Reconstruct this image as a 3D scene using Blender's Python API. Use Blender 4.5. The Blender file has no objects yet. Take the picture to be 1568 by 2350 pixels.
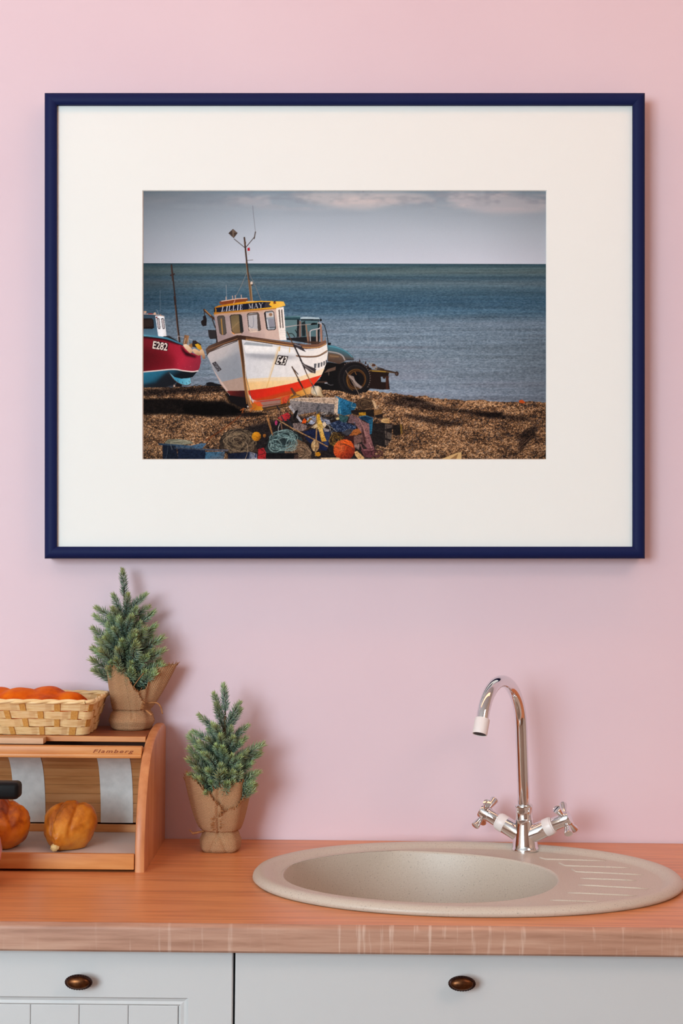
import bpy, bmesh, math, random
import numpy as np
from mathutils import Vector, Matrix

# ------------------------------------------------------------------ camera
sc = bpy.context.scene
COL = sc.collection
F, PX, PY = 3540.0, 784.0, 1265.0          # focal length and principal point in photo pixels
D, CZ, ROLL = 2.67, 1.40, 0.0096           # camera to wall, camera height, slight roll of the handheld camera
CR, SR = math.cos(ROLL), math.sin(ROLL)
CT = 0.90                                  # worktop height

cam_d = bpy.data.cameras.new('camera'); cam = bpy.data.objects.new('camera', cam_d); COL.objects.link(cam)
cam_d.sensor_fit = 'VERTICAL'; cam_d.sensor_height = 36.0; cam_d.sensor_width = 24.0
cam_d.lens = F / 2350.0 * 36.0
cam_d.shift_x = 0.0; cam_d.shift_y = (PY - 1175.0) / 2350.0
cam_d.clip_start = 0.05
cam.matrix_world = Matrix.Translation((0, -D, CZ)) @ Matrix.Rotation(-ROLL, 4, 'Y') @ Matrix.Rotation(math.pi / 2, 4, 'X')
sc.camera = cam

def at(x, y, Y):
    """point seen at photo pixel x, y standing at depth coordinate Y"""
    d = D + Y; u = (x - PX) / F * d; v = (PY - y) / F * d
    return Vector((u * CR - v * SR, Y, CZ + u * SR + v * CR))

def on(x, y, z):
    """point seen at photo pixel x, y lying on the level plane z"""
    d = (z - CZ) / ((x - PX) / F * SR + (PY - y) / F * CR)
    return at(x, y, d - D)

# ------------------------------------------------------------------ world, lights, exposure
w = bpy.data.worlds.new('world'); sc.world = w; w.use_nodes = True
w.node_tree.nodes['Background'].inputs[0].default_value = (0.8, 0.85, 1.0, 1)
w.node_tree.nodes['Background'].inputs[1].default_value = 0.3
sc.view_settings.view_transform = 'Standard'; sc.view_settings.look = 'None'
sc.view_settings.exposure = 0.0; sc.view_settings.gamma = 1.0; sc.view_settings.use_curve_mapping = False
sc.cycles.use_denoising = True
sc.cycles.max_bounces = 6

def area(name, loc, target, sx, sy, power, color, spread=180):
    l = bpy.data.lights.new(name, 'AREA'); l.shape = 'RECTANGLE'; l.size = sx; l.size_y = sy
    l.energy = power; l.color = color; l.spread = math.radians(spread)
    o = bpy.data.objects.new(name, l); COL.objects.link(o); o.location = loc
    o.rotation_euler = (Vector(target) - Vector(loc)).to_track_quat('-Z', 'Y').to_euler()
    return o
area('window_daylight', (-2.2, -4.93, 1.85), (-2.2, 0, 1.85), 2.1, 1.75, 200, (0.71, 0.92, 1.03))
area('ceiling_lamp_warm', (0.1, -0.62, 2.88), (0.1, -0.62, 0), 3.0, 0.25, 7.6, (1.0, 0.40, 0.18))
area('warm_fill_right', (1.5, -2.5, 2.88), (1.5, -2.5, 0), 0.9, 0.9, 22, (1.0, 0.72, 0.60))  # added warm fill light without a fixture, lifts the right side and the shadows

# ------------------------------------------------------------------ helpers
RNG = random.Random(7)
def s2l(c):
    c = np.asarray(c, dtype=np.float64) / 255.0
    return np.where(c <= 0.04045, c / 12.92, ((c + 0.055) / 1.055) ** 2.4)
def rgb(r, g, b): return tuple(float(v) for v in s2l((r, g, b))) + (1.0,)

def link(o, parent=None):
    COL.objects.link(o)
    if parent is not None: o.parent = parent
    return o
def tag(o, label=None, cat=None, group=None, kind=None):
    if label: o['label'] = label
    if cat: o['category'] = cat
    if group: o['group'] = group
    if kind: o['kind'] = kind
    return o
def empty(name, loc=(0, 0, 0), rz=0.0):
    o = bpy.data.objects.new(name, None); o.empty_display_size = 0.05
    o.location = loc; o.rotation_euler = (0, 0, rz); COL.objects.link(o); return o
def mobj(name, vf, mat, parent=None, smooth=False, loc=None, rot=None):
    me = bpy.data.meshes.new(name); me.from_pydata([tuple(v) for v in vf[0]], [], [tuple(f) for f in vf[1]])
    if smooth is True: me.polygons.foreach_set('use_smooth', [True] * len(me.polygons))
    me.update(); me.materials.append(mat)
    o = bpy.data.objects.new(name, me)
    if smooth == 'auto':
        me.polygons.foreach_set('use_smooth', [True] * len(me.polygons)); me.set_sharp_from_angle(angle=math.radians(38))
    if loc is not None: o.location = loc
    if rot is not None: o.rotation_euler = rot
    return link(o, parent)
def merge(*vfs):
    V, Fc = [], []
    for v, f in vfs:
        n = len(V); V += [tuple(p) for p in v]; Fc += [tuple(i + n for i in q) for q in f]
    return V, Fc
def xf(vf, m): return [tuple(m @ Vector(p)) for p in vf[0]], vf[1]
def box(x0, x1, y0, y1, z0, z1, bev=0.0, seg=2):
    bm = bmesh.new()
    c = [bm.verts.new((x, y, z)) for x in (x0, x1) for y in (y0, y1) for z in (z0, z1)]
    for q in ((0, 1, 3, 2), (4, 6, 7, 5), (0, 4, 5, 1), (2, 3, 7, 6), (0, 2, 6, 4), (1, 5, 7, 3)):
        bm.faces.new([c[i] for i in q])
    if bev > 0: bmesh.ops.bevel(bm, geom=list(bm.edges), offset=bev, segments=seg, profile=0.5, affect='EDGES')
    bmesh.ops.recalc_face_normals(bm, faces=bm.faces)
    bm.verts.index_update()
    r = [tuple(v.co) for v in bm.verts], [tuple(v.index for v in f.verts) for f in bm.faces]
    bm.free(); return r
def loft(rings, cap0=True, cap1=True, closed=True):
    V, Fc = [], []; n = len(rings[0])
    for r in rings: V += [tuple(p) for p in r]
    for i in range(len(rings) - 1):
        for j in range(n if closed else n - 1):
            k = (j + 1) % n
            Fc.append((i * n + j, i * n + k, (i + 1) * n + k, (i + 1) * n + j))
    if cap0: Fc.append(tuple(range(n - 1, -1, -1)))
    if cap1: Fc.append(tuple((len(rings) - 1) * n + j for j in range(n)))
    return V, Fc
def lathe(prof, n=32, cap0=True, cap1=True):
    """prof: list of (radius, z)"""
    return loft([[(r * math.cos(2 * math.pi * j / n), r * math.sin(2 * math.pi * j / n), z) for j in range(n)] for r, z in prof], cap0, cap1)
def tube(pts, rad, n=12, cap=True):
    pts = [Vector(p) for p in pts]
    if not hasattr(rad, '__len__'): rad = [rad] * len(pts)
    t0 = (pts[1] - pts[0]).normalized()
    up = Vector((0, 0, 1)) if abs(t0.z) < 0.9 else Vector((1, 0, 0))
    a = t0.cross(up).normalized(); rings = []
    for i, p in enumerate(pts):
        t = (pts[min(i + 1, len(pts) - 1)] - pts[max(i - 1, 0)]).normalized()
        a = (a - t * a.dot(t)).normalized(); b = t.cross(a)
        rings.append([p + (a * math.cos(2 * math.pi * j / n) + b * math.sin(2 * math.pi * j / n)) * rad[i] for j in range(n)])
    return loft(rings, cap, cap)
def catmull(pts, n=8):
    P = [Vector(p) for p in pts]; P = [P[0] * 2 - P[1]] + P + [P[-1] * 2 - P[-2]]; out = []
    for i in range(1, len(P) - 2):
        for k in range(n):
            t = k / n; a, b, c, d = P[i - 1], P[i], P[i + 1], P[i + 2]
            out.append(0.5 * ((2 * b) + (c - a) * t + (2 * a - 5 * b + 4 * c - d) * t * t + (3 * b - a - 3 * c + d) * t ** 3))
    out.append(P[-2]); return out
def align(z_to, loc=(0, 0, 0)):
    return Matrix.Translation(loc) @ Vector(z_to).normalized().to_track_quat('Z', 'Y').to_matrix().to_4x4()

# ------------------------------------------------------------------ materials
def mat_new(name):
    m = bpy.data.materials.new(name); m.use_nodes = True
    return m, m.node_tree.nodes, m.node_tree.links, m.node_tree.nodes['Principled BSDF']
def simple(name, col, rough=0.5, metal=0.0, coat=0.0, bump=0.0, bscale=300.0, spec=None, sheen=0.0):
    m, N, L, b = mat_new(name)
    b.inputs['Base Color'].default_value = col; b.inputs['Roughness'].default_value = rough
    b.inputs['Metallic'].default_value = metal; b.inputs['Coat Weight'].default_value = coat
    if spec is not None: b.inputs['Specular IOR Level'].default_value = spec
    if sheen: b.inputs['Sheen Weight'].default_value = sheen
    if bump > 0:
        tc = N.new('ShaderNodeTexCoord'); n = N.new('ShaderNodeTexNoise'); n.inputs['Scale'].default_value = bscale
        n.inputs['Detail'].default_value = 3; L.new(tc.outputs['Object'], n.inputs['Vector'])
        bp = N.new('ShaderNodeBump'); bp.inputs['Strength'].default_value = bump; bp.inputs['Distance'].default_value = 0.001
        L.new(n.outputs['Fac'], bp.inputs['Height']); L.new(bp.outputs['Normal'], b.inputs['Normal'])
    return m
def noisy(name, stops, scale=(1, 1, 1), nscale=5.0, detail=4.0, rough=0.5, bump=0.0, coat=0.0, distort=0.0, nrough=0.55, bdist=0.001, metal=0.0):
    """noise driven colour ramp, stretched by scale; stops = [(pos, colour)]"""
    m, N, L, b = mat_new(name)
    tc = N.new('ShaderNodeTexCoord'); mp = N.new('ShaderNodeMapping'); mp.inputs['Scale'].default_value = scale
    n = N.new('ShaderNodeTexNoise'); n.inputs['Scale'].default_value = nscale; n.inputs['Detail'].default_value = detail
    n.inputs['Roughness'].default_value = nrough; n.inputs['Distortion'].default_value = distort
    r = N.new('ShaderNodeValToRGB'); e = r.color_ramp.elements
    while len(e) < len(stops): e.new(0.5)
    for q, (p, c) in zip(e, stops): q.position = p; q.color = c
    L.new(tc.outputs['Object'], mp.inputs['Vector']); L.new(mp.outputs['Vector'], n.inputs['Vector'])
    L.new(n.outputs['Fac'], r.inputs['Fac']); L.new(r.outputs['Color'], b.inputs['Base Color'])
    b.inputs['Roughness'].default_value = rough; b.inputs['Coat Weight'].default_value = coat; b.inputs['Metallic'].default_value = metal
    if bump > 0:
        bp = N.new('ShaderNodeBump'); bp.inputs['Strength'].default_value = bump; bp.inputs['Distance'].default_value = bdist
        L.new(n.outputs['Fac'], bp.inputs['Height']); L.new(bp.outputs['Normal'], b.inputs['Normal'])
    return m

M = {}
M['wall'] = noisy('pink_wall_paint', [(0.35, rgb(225, 199, 208)), (0.65, rgb(228, 203, 211))], nscale=2.5, detail=2, rough=0.62)
M['room'] = simple('cream_room_paint', rgb(202, 176, 158), 0.8)
M['ceil'] = simple('ceiling_paint', rgb(236, 234, 230), 0.85)
M['floor'] = noisy('brown_floor_boards', [(0.3, rgb(96, 62, 44)), (0.7, rgb(132, 90, 62))], (1, 12, 1), 3, rough=0.45)
M['wood_top'] = noisy('orange_oak_laminate', [(0.30, rgb(188, 112, 68)), (0.46, rgb(226, 146, 90)), (0.58, rgb(204, 124, 74)), (0.75, rgb(232, 162, 112))],
                      (0.5, 10, 10), 5.0, 6, rough=0.34, bump=0.05, distort=0.5)
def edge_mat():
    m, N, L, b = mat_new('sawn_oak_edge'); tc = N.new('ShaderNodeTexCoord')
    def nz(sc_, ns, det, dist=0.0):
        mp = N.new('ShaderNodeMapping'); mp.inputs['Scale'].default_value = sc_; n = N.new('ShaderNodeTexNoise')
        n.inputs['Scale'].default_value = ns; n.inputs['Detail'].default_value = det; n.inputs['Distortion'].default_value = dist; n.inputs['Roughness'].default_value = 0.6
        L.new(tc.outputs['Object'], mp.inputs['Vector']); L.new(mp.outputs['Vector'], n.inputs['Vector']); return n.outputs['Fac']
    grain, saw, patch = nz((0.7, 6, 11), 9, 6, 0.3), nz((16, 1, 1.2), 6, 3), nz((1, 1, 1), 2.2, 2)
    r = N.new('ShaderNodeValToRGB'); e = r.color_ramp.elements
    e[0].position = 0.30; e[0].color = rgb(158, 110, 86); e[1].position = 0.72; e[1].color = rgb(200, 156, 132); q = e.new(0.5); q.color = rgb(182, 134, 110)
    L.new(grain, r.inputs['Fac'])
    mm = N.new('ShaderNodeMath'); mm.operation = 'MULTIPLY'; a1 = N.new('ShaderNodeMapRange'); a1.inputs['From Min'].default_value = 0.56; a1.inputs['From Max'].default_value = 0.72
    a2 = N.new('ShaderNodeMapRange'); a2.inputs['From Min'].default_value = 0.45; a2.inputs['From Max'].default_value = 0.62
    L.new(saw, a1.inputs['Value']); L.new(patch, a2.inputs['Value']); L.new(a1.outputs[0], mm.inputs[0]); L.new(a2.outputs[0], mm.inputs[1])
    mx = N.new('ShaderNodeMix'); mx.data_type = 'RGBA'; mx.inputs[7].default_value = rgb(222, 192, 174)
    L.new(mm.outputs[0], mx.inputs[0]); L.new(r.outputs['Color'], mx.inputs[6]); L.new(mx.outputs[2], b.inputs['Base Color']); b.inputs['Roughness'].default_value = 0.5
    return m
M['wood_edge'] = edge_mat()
M['cab'] = simple('pale_grey_cabinet_foil', rgb(205, 202, 201), 0.5, bump=0.05, bscale=500)
M['gap'] = simple('dark_cabinet_edge', rgb(60, 60, 66), 0.8)
M['bronze'] = noisy('antique_bronze', [(0.3, rgb(58, 30, 18)), (0.7, rgb(120, 72, 38))], nscale=120, rough=0.33, metal=0.85)
M['bronze_dark'] = simple('dark_bronze', rgb(52, 26, 18), 0.4, 0.75)
M['navy'] = simple('navy_frame_lacquer', rgb(20, 30, 74), 0.55, spec=0.12)
M['mat_board'] = simple('off_white_mat_board', rgb(240, 242, 238), 0.9, spec=0.1)
M['chrome'] = simple('chrome', (0.80, 0.80, 0.81, 1), 0.045, 1.0)
M['white_plastic'] = simple('white_plastic', rgb(236, 226, 222), 0.35)
M['dark_hole'] = simple('dark_rubber', rgb(40, 38, 40), 0.6)
M['beech'] = noisy('beech_wood', [(0.3, rgb(194, 120, 62)), (0.55, rgb(212, 142, 80)), (0.75, rgb(222, 158, 98))], (0.8, 8, 8), 9, 5, rough=0.45, bump=0.05)
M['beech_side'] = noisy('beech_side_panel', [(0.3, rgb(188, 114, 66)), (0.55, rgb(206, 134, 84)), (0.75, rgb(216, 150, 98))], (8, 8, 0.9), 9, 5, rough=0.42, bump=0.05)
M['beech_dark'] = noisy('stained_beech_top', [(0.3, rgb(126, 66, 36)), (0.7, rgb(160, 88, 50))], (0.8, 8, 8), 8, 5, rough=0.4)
M['slat'] = noisy('beech_slats', [(0.3, rgb(164, 104, 56)), (0.5, rgb(190, 130, 78)), (0.75, rgb(202, 148, 98))], (0.9, 9, 9), 9, 5, rough=0.5, bump=0.05)
M['canvas'] = noisy('white_canvas_tape', [(0.3, rgb(206, 206, 204)), (0.7, rgb(224, 224, 222))], nscale=60, rough=0.85, bump=0.15)
M['shelf'] = simple('grey_white_shelf_board', rgb(208, 196, 190), 0.55)
M['pale_wood'] = noisy('pale_wood_block', [(0.3, rgb(204, 160, 124)), (0.7, rgb(220, 178, 142))], (1, 8, 8), 8, rough=0.6)
M['burn'] = simple('burnt_lettering', rgb(142, 66, 24), 0.7)
M['weaver'] = noisy('pale_split_willow', [(0.3, rgb(230, 184, 122)), (0.55, rgb(246, 210, 154)), (0.75, rgb(250, 222, 174))], (3, 3, 26), 14, 4, rough=0.6, bump=0.1)
M['stake'] = noisy('amber_split_willow', [(0.3, rgb(208, 144, 66)), (0.7, rgb(228, 172, 94))], (30, 30, 2), 14, 3, rough=0.55, bump=0.1)
M['bread'] = noisy('golden_bread_crust', [(0.30, rgb(124, 58, 10)), (0.42, rgb(182, 100, 18)), (0.54, rgb(212, 130, 32)), (0.68, rgb(218, 150, 58)), (0.82, rgb(228, 180, 104))], nscale=22, detail=7, rough=0.5, bump=0.4, coat=0.05, bdist=0.002, nrough=0.62)
M['bread_red'] = noisy('glazed_orange_crust', [(0.30, rgb(168, 56, 0)), (0.45, rgb(214, 88, 0)), (0.60, rgb(228, 112, 4)), (0.78, rgb(236, 150, 40))], nscale=26, detail=6, rough=0.6, bump=0.3, coat=0.0, bdist=0.002)
M['bread_red'].node_tree.nodes['Principled BSDF'].inputs['Specular IOR Level'].default_value = 0.15
M['bread_dark'] = noisy('dark_baked_crust', [(0.30, rgb(96, 30, 4)), (0.42, rgb(156, 64, 8)), (0.54, rgb(216, 116, 16)), (0.74, rgb(230, 146, 36))], nscale=20, detail=8, rough=0.48, bump=0.5, coat=0.05, bdist=0.002, nrough=0.6)
M['crumb'] = simple('pale_dough', rgb(236, 204, 140), 0.7)
M['pink_enamel'] = simple('pink_enamel', rgb(226, 150, 160), 0.25, coat=0.5)
M['black'] = simple('black_bakelite', rgb(13, 12, 13), 0.5, spec=0.18)
M['twine'] = noisy('jute_twine', [(0.3, rgb(150, 94, 52)), (0.7, rgb(190, 130, 80))], nscale=200, rough=0.9)
M['bark'] = simple('brown_stem', rgb(92, 66, 44), 0.9)

def sink_mat():
    m, N, L, b = mat_new('beige_granite_composite')
    tc = N.new('ShaderNodeTexCoord'); v = N.new('ShaderNodeTexNoise'); v.inputs['Scale'].default_value = 520; v.inputs['Detail'].default_value = 2
    r = N.new('ShaderNodeValToRGB'); e = r.color_ramp.elements
    e[0].position = 0.26; e[0].color = rgb(150, 140, 130); e[1].position = 0.36; e[1].color = rgb(198, 184, 168)
    q = e.new(0.66); q.color = rgb(202, 189, 174); q = e.new(0.80); q.color = rgb(216, 206, 194)
    L.new(tc.outputs['Object'], v.inputs['Vector']); L.new(v.outputs['Fac'], r.inputs['Fac']); L.new(r.outputs['Color'], b.inputs['Base Color'])
    b.inputs['Roughness'].default_value = 0.42
    bp = N.new('ShaderNodeBump'); bp.inputs['Strength'].default_value = 0.08; bp.inputs['Distance'].default_value = 0.0005
    L.new(v.outputs['Fac'], bp.inputs['Height']); L.new(bp.outputs['Normal'], b.inputs['Normal'])
    return m
M['sink'] = sink_mat()

def burlap_mat():
    m, N, L, b = mat_new('burlap_weave')
    uv = N.new('ShaderNodeUVMap'); sep = N.new('ShaderNodeSeparateXYZ'); L.new(uv.outputs['UV'], sep.inputs[0])
    def math_n(op, a, bb=None):
        n = N.new('ShaderNodeMath'); n.operation = op
        for i, v in enumerate((a, bb)):
            if v is None: continue
            if isinstance(v, (int, float)): n.inputs[i].default_value = v
            else: L.new(v, n.inputs[i])
        return n.outputs[0]
    su = math_n('SINE', math_n('MULTIPLY', sep.outputs[0], 2 * math.pi * 400.0))     # a thread every 2.5 mm
    sv = math_n('SINE', math_n('MULTIPLY', sep.outputs[1], 2 * math.pi * 400.0))
    wv = math_n('MULTIPLY', su, sv)
    h = math_n('ADD', math_n('MULTIPLY', wv, 0.5), 0.5)
    nz = N.new('ShaderNodeTexNoise'); nz.inputs['Scale'].default_value = 90; nz.inputs['Detail'].default_value = 4
    mixv = math_n('ADD', math_n('MULTIPLY', h, 0.6), math_n('MULTIPLY', nz.outputs['Fac'], 0.45))
    r = N.new('ShaderNodeValToRGB'); e = r.color_ramp.elements
    e[0].position = 0.18; e[0].color = rgb(122, 84, 56); e[1].position = 0.85; e[1].color = rgb(214, 170, 130)
    q = e.new(0.5); q.color = rgb(184, 138, 100)
    L.new(mixv, r.inputs['Fac']); L.new(r.outputs['Color'], b.inputs['Base Color'])
    b.inputs['Roughness'].default_value = 0.95; b.inputs['Specular IOR Level'].default_value = 0.1
    bp = N.new('ShaderNodeBump'); bp.inputs['Strength'].default_value = 0.7; bp.inputs['Distance'].default_value = 0.001
    L.new(h, bp.inputs['Height']); L.new(bp.outputs['Normal'], b.inputs['Normal'])
    return m
M['burlap'] = burlap_mat()

def attr_mat(name, rough, spec, vary=0.0):
    m, N, L, b = mat_new(name)
    a = N.new('ShaderNodeAttribute'); a.attribute_name = 'Col'; out = a.outputs['Color']
    if vary:
        oi = N.new('ShaderNodeObjectInfo'); hs = N.new('ShaderNodeHueSaturation')
        mr = N.new('ShaderNodeMapRange'); mr.inputs['To Min'].default_value = 1 - vary; mr.inputs['To Max'].default_value = 1 + vary
        L.new(oi.outputs['Random'], mr.inputs['Value']); L.new(mr.outputs[0], hs.inputs['Value'])
        mh = N.new('ShaderNodeMapRange'); mh.inputs['To Min'].default_value = 0.475; mh.inputs['To Max'].default_value = 0.525
        L.new(oi.outputs['Random'], mh.inputs['Value']); L.new(mh.outputs[0], hs.inputs['Hue'])
        L.new(out, hs.inputs['Color']); out = hs.outputs['Color']
    L.new(out, b.inputs['Base Color']); b.inputs['Roughness'].default_value = rough; b.inputs['Specular IOR Level'].default_value = spec
    return m
M['needle'] = attr_mat('spruce_needles', 0.55, 0.35, 0.18)
M['print'] = attr_mat('photo_print_ink', 0.85, 0.08)

# ------------------------------------------------------------------ the room
def struct(name, vf, mat, parent=None):
    o = mobj(name, vf, mat, parent)
    if parent is None: tag(o, kind='structure')
    return o
struct('wall_back', box(-3.3, 2.52, 0.0, 0.12, 0, 2.92), M['wall'])
struct('wall_left', box(-3.42, -3.3, -5.0, 0.12, 0, 2.92), M['room'])
struct('wall_right', box(2.52, 2.64, -5.0, 0.12, 0, 2.92), M['room'])
struct('wall_front', box(-3.42, 2.52, -5.12, -5.0, 0, 2.92), M['room'])
struct('floor', box(-3.42, 2.52, -5.12, 0.12, -0.1, 0), M['floor'])
struct('ceiling', box(-3.42, 2.52, -5.12, 0.12, 2.92, 3.02), M['ceil'])
M['window_white'] = simple('white_window_paint', rgb(235, 235, 232), 0.4)
wn = struct('window_1', merge(box(-3.29, -3.21, -4.998, -4.90, 0.92, 2.78, 0.004), box(-1.19, -1.11, -4.998, -4.90, 0.92, 2.78, 0.004),
                              box(-3.29, -1.11, -4.998, -4.90, 2.70, 2.78, 0.004), box(-3.29, -1.11, -4.998, -4.88, 0.92, 1.0, 0.004)), M['window_white'])
mobj('mullion', box(-2.225, -2.175, -4.92, -4.895, 1.0, 2.70, 0.003), M['window_white'], wn)
# ------------------------------------------------------------------ the printed photograph, painted as flat ink colour
def paint_print():
    SS, X0, Y0, W, H = 2, 327.0, 437.0, 928, 618
    cv = np.zeros((H * SS, W * SS, 3), np.float32)
    gx = (X0 + (np.arange(W * SS) + .5) / SS).astype(np.float32); gy = (Y0 + (np.arange(H * SS) + .5) / SS).astype(np.float32)
    rs = np.random.RandomState(4)
    def vn(sx, sy, seed):                                           # smooth value noise, cell sx by sy photo pixels
        r = np.random.RandomState(seed); nx, ny = int(W / sx) + 4, int(H / sy) + 4
        g = r.rand(ny, nx).astype(np.float32); u = (gx - X0) / sx; v = (gy - Y0) / sy
        iu, iv = u.astype(int), v.astype(int); fu, fv = u - iu, v - iv; fu = fu * fu * (3 - 2 * fu); fv = fv * fv * (3 - 2 * fv)
        a = g[iv][:, iu] * (1 - fu) + g[iv][:, iu + 1] * fu; b = g[iv + 1][:, iu] * (1 - fu) + g[iv + 1][:, iu + 1] * fu
        return a * (1 - fv[:, None]) + b * fv[:, None]
    def blurm(m, k):
        for ax in (0, 1):
            for _ in range(2):
                p = np.pad(m, [(k + 1, k) if a == ax else (0, 0) for a in (0, 1)], mode='edge'); c = np.cumsum(p, axis=ax, dtype=np.float64)
                n = m.shape[ax]
                hi = np.take(c, np.arange(2 * k + 1, 2 * k + 1 + n), axis=ax); lo = np.take(c, np.arange(0, n), axis=ax)
                m = ((hi - lo) / (2 * k + 1)).astype(np.float32)
        return m
    def T(q):                                                       # tracing windows: left, top, magnification
        x0, y0, s = q; return lambda pts: [(x0 + x / s, y0 + y / s) for x, y in pts]
    A = T((320, 430, 3.2667)); B = T((440, 660, 3.0154)); Q2 = T((320, 700, 6.533)); Q3 = T((460, 660, 6.533)); Q4 = T((620, 690, 4.9)); Q5 = T((580, 880, 4.3556)); Q6 = T((900, 850, 4.3556)); Q7 = T((340, 960, 5.2267)); FUL = T((320, 430, 1.66809))
    ONE = lambda p: p
    def smoothp(pts, n=6):
        P = [np.array(p, float) for p in pts]; k = len(P); out = []
        for i in range(k):
            a, b, c, d = P[i - 1], P[i], P[(i + 1) % k], P[(i + 2) % k]
            for q in range(n):
                t = q / n; out.append(tuple(.5 * (2 * b + (c - a) * t + (2 * a - 5 * b + 4 * c - d) * t * t + (3 * b - a - 3 * c + d) * t ** 3)))
        return out
    def smoothl(pts, n=8):
        P = [np.array(p, float) for p in pts]; P = [2 * P[0] - P[1]] + P + [2 * P[-1] - P[-2]]; out = []
        for i in range(1, len(P) - 2):
            a, b, c, d = P[i - 1:i + 3]
            for q in range(n):
                t = q / n; out.append(tuple(.5 * (2 * b + (c - a) * t + (2 * a - 5 * b + 4 * c - d) * t * t + (3 * b - a - 3 * c + d) * t ** 3)))
        out.append(tuple(P[-2])); return out
    def bbox(pts, pad):
        xs = [p[0] for p in pts]; ys = [p[1] for p in pts]
        i0 = max(0, int((min(xs) - X0 - pad) * SS)); i1 = min(W * SS, int((max(xs) - X0 + pad) * SS) + 2)
        j0 = max(0, int((min(ys) - Y0 - pad) * SS)); j1 = min(H * SS, int((max(ys) - Y0 + pad) * SS) + 2)
        return i0, i1, j0, j1
    def pmask(pts, pad=0):
        i0, i1, j0, j1 = bbox(pts, pad + 1)
        if i1 <= i0 or j1 <= j0: return None
        x = gx[None, i0:i1]; y = gy[j0:j1, None]; ins = np.zeros((j1 - j0, i1 - i0), bool)
        n = len(pts)
        for k in range(n):
            xa, ya = pts[k]; xb, yb = pts[(k + 1) % n]
            if ya == yb: continue
            yy = y[:, 0]; rows = np.where((yy < max(ya, yb)) & (yy >= min(ya, yb)))[0]
            if len(rows) == 0: continue
            xc = xa + (yy[rows] - ya) * (xb - xa) / (yb - ya)
            ins[rows] ^= (x < xc[:, None])
        return ins.astype(np.float32), (i0, i1, j0, j1)
    def put(m, bb, col, alpha=1.0):
        i0, i1, j0, j1 = bb; m = (m * alpha)[..., None]
        c = col(gx[None, i0:i1], gy[j0:j1, None]) if callable(col) else np.array(col, np.float32)
        cv[j0:j1, i0:i1] = cv[j0:j1, i0:i1] * (1 - m) + c * m
    def poly(tr, pts, col, alpha=1.0, blur=0, smooth=False):
        p = tr(pts); p = smoothp(p) if smooth else p
        r = pmask(p, blur)
        if r is None: return
        m, bb = r
        if blur: m = blurm(m, int(max(1, blur * SS / 2)))
        put(m, bb, col, alpha)
    def shade(tr, pts, f, blur=0, smooth=False):
        p = tr(pts); p = smoothp(p) if smooth else p
        r = pmask(p, blur)
        if r is None: return
        m, (i0, i1, j0, j1) = r
        if blur: m = blurm(m, int(max(1, blur * SS / 2)))
        cv[j0:j1, i0:i1] *= 1 - m[..., None] * (1 - np.array(f, np.float32))
    def line(tr, pts, w, col, alpha=1.0, smooth=False):
        p = tr(pts); p = smoothl(p) if smooth else p
        i0, i1, j0, j1 = bbox(p, w + 1)
        if i1 <= i0 or j1 <= j0: return
        x = gx[None, i0:i1]; y = gy[j0:j1, None]; dm = np.full((j1 - j0, i1 - i0), 1e9, np.float32)
        for (xa, ya), (xb, yb) in zip(p, p[1:]):
            dx, dy = xb - xa, yb - ya; l2 = dx * dx + dy * dy + 1e-9
            t = np.clip(((x - xa) * dx + (y - ya) * dy) / l2, 0, 1)
            dm = np.minimum(dm, (x - xa - t * dx) ** 2 + (y - ya - t * dy) ** 2)
        m = np.clip((w / 2 - np.sqrt(dm)) * SS + .5, 0, 1)
        put(m, (i0, i1, j0, j1), col, alpha)
    def ell(tr, cx, cy, rx, ry, col, rot=0.0, alpha=1.0, s=1.0, blur=0):
        pts = [(cx + rx * math.cos(t) * math.cos(rot) - ry * math.sin(t) * math.sin(rot), cy + rx * math.cos(t) * math.sin(rot) + ry * math.sin(t) * math.cos(rot)) for t in np.linspace(0, 2 * math.pi, 40)[:-1]]
        poly(tr, pts, col, alpha, blur)
    def lg(tr, p0, p1, stops):
        (xa, ya), (xb, yb) = tr([p0, p1]); dx, dy = xb - xa, yb - ya; l2 = dx * dx + dy * dy
        ts = [s[0] for s in stops]; cs = np.array([s[1] for s in stops], np.float32)
        def f(x, y):
            t = ((x - xa) * dx + (y - ya) * dy) / l2
            return np.stack([np.interp(t, ts, cs[:, k]) for k in range(3)], -1).astype(np.float32)
        return f
    def glyphs(body, quad, col, bold=.0):                            # lettering set into a four-cornered plate
        c = bpy.data.curves.new('plate', 'FONT'); c.body = body; c.offset = bold; c.resolution_u = 3
        o = bpy.data.objects.new('plate', c); COL.objects.link(o)
        me = bpy.data.meshes.new_from_object(o.evaluated_get(bpy.context.evaluated_depsgraph_get())); bpy.data.objects.remove(o)
        vs = np.array([v.co[:2] for v in me.vertices]); lo, hi = vs.min(0), vs.max(0); uv = (vs - lo) / (hi - lo)
        (ax, ay), (bx, by), (cx, cy), (dx, dy) = quad                # TL TR BR BL
        def mp(u, v): return (ax * (1 - u) * v + bx * u * v + cx * u * (1 - v) + dx * (1 - u) * (1 - v), ay * (1 - u) * v + by * u * v + cy * u * (1 - v) + dy * (1 - u) * (1 - v))
        P = [mp(*q) for q in uv]; i0, i1, j0, j1 = bbox(P, 2); tot = np.zeros((j1 - j0, i1 - i0), np.float32)
        me.calc_loop_triangles()
        for t in me.loop_triangles:
            r = pmask([P[k] for k in t.vertices])
            if r is None: continue
            m, (a, b, c2, d) = r; aa, bb_, cc, dd = max(a, i0), min(b, i1), max(c2, j0), min(d, j1)
            tot[cc - j0:dd - j0, aa - i0:bb_ - i0] = np.maximum(tot[cc - j0:dd - j0, aa - i0:bb_ - i0], m[cc - c2:dd - c2, aa - a:bb_ - a])
        bpy.data.meshes.remove(me); put(tot, (i0, i1, j0, j1), col)
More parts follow.
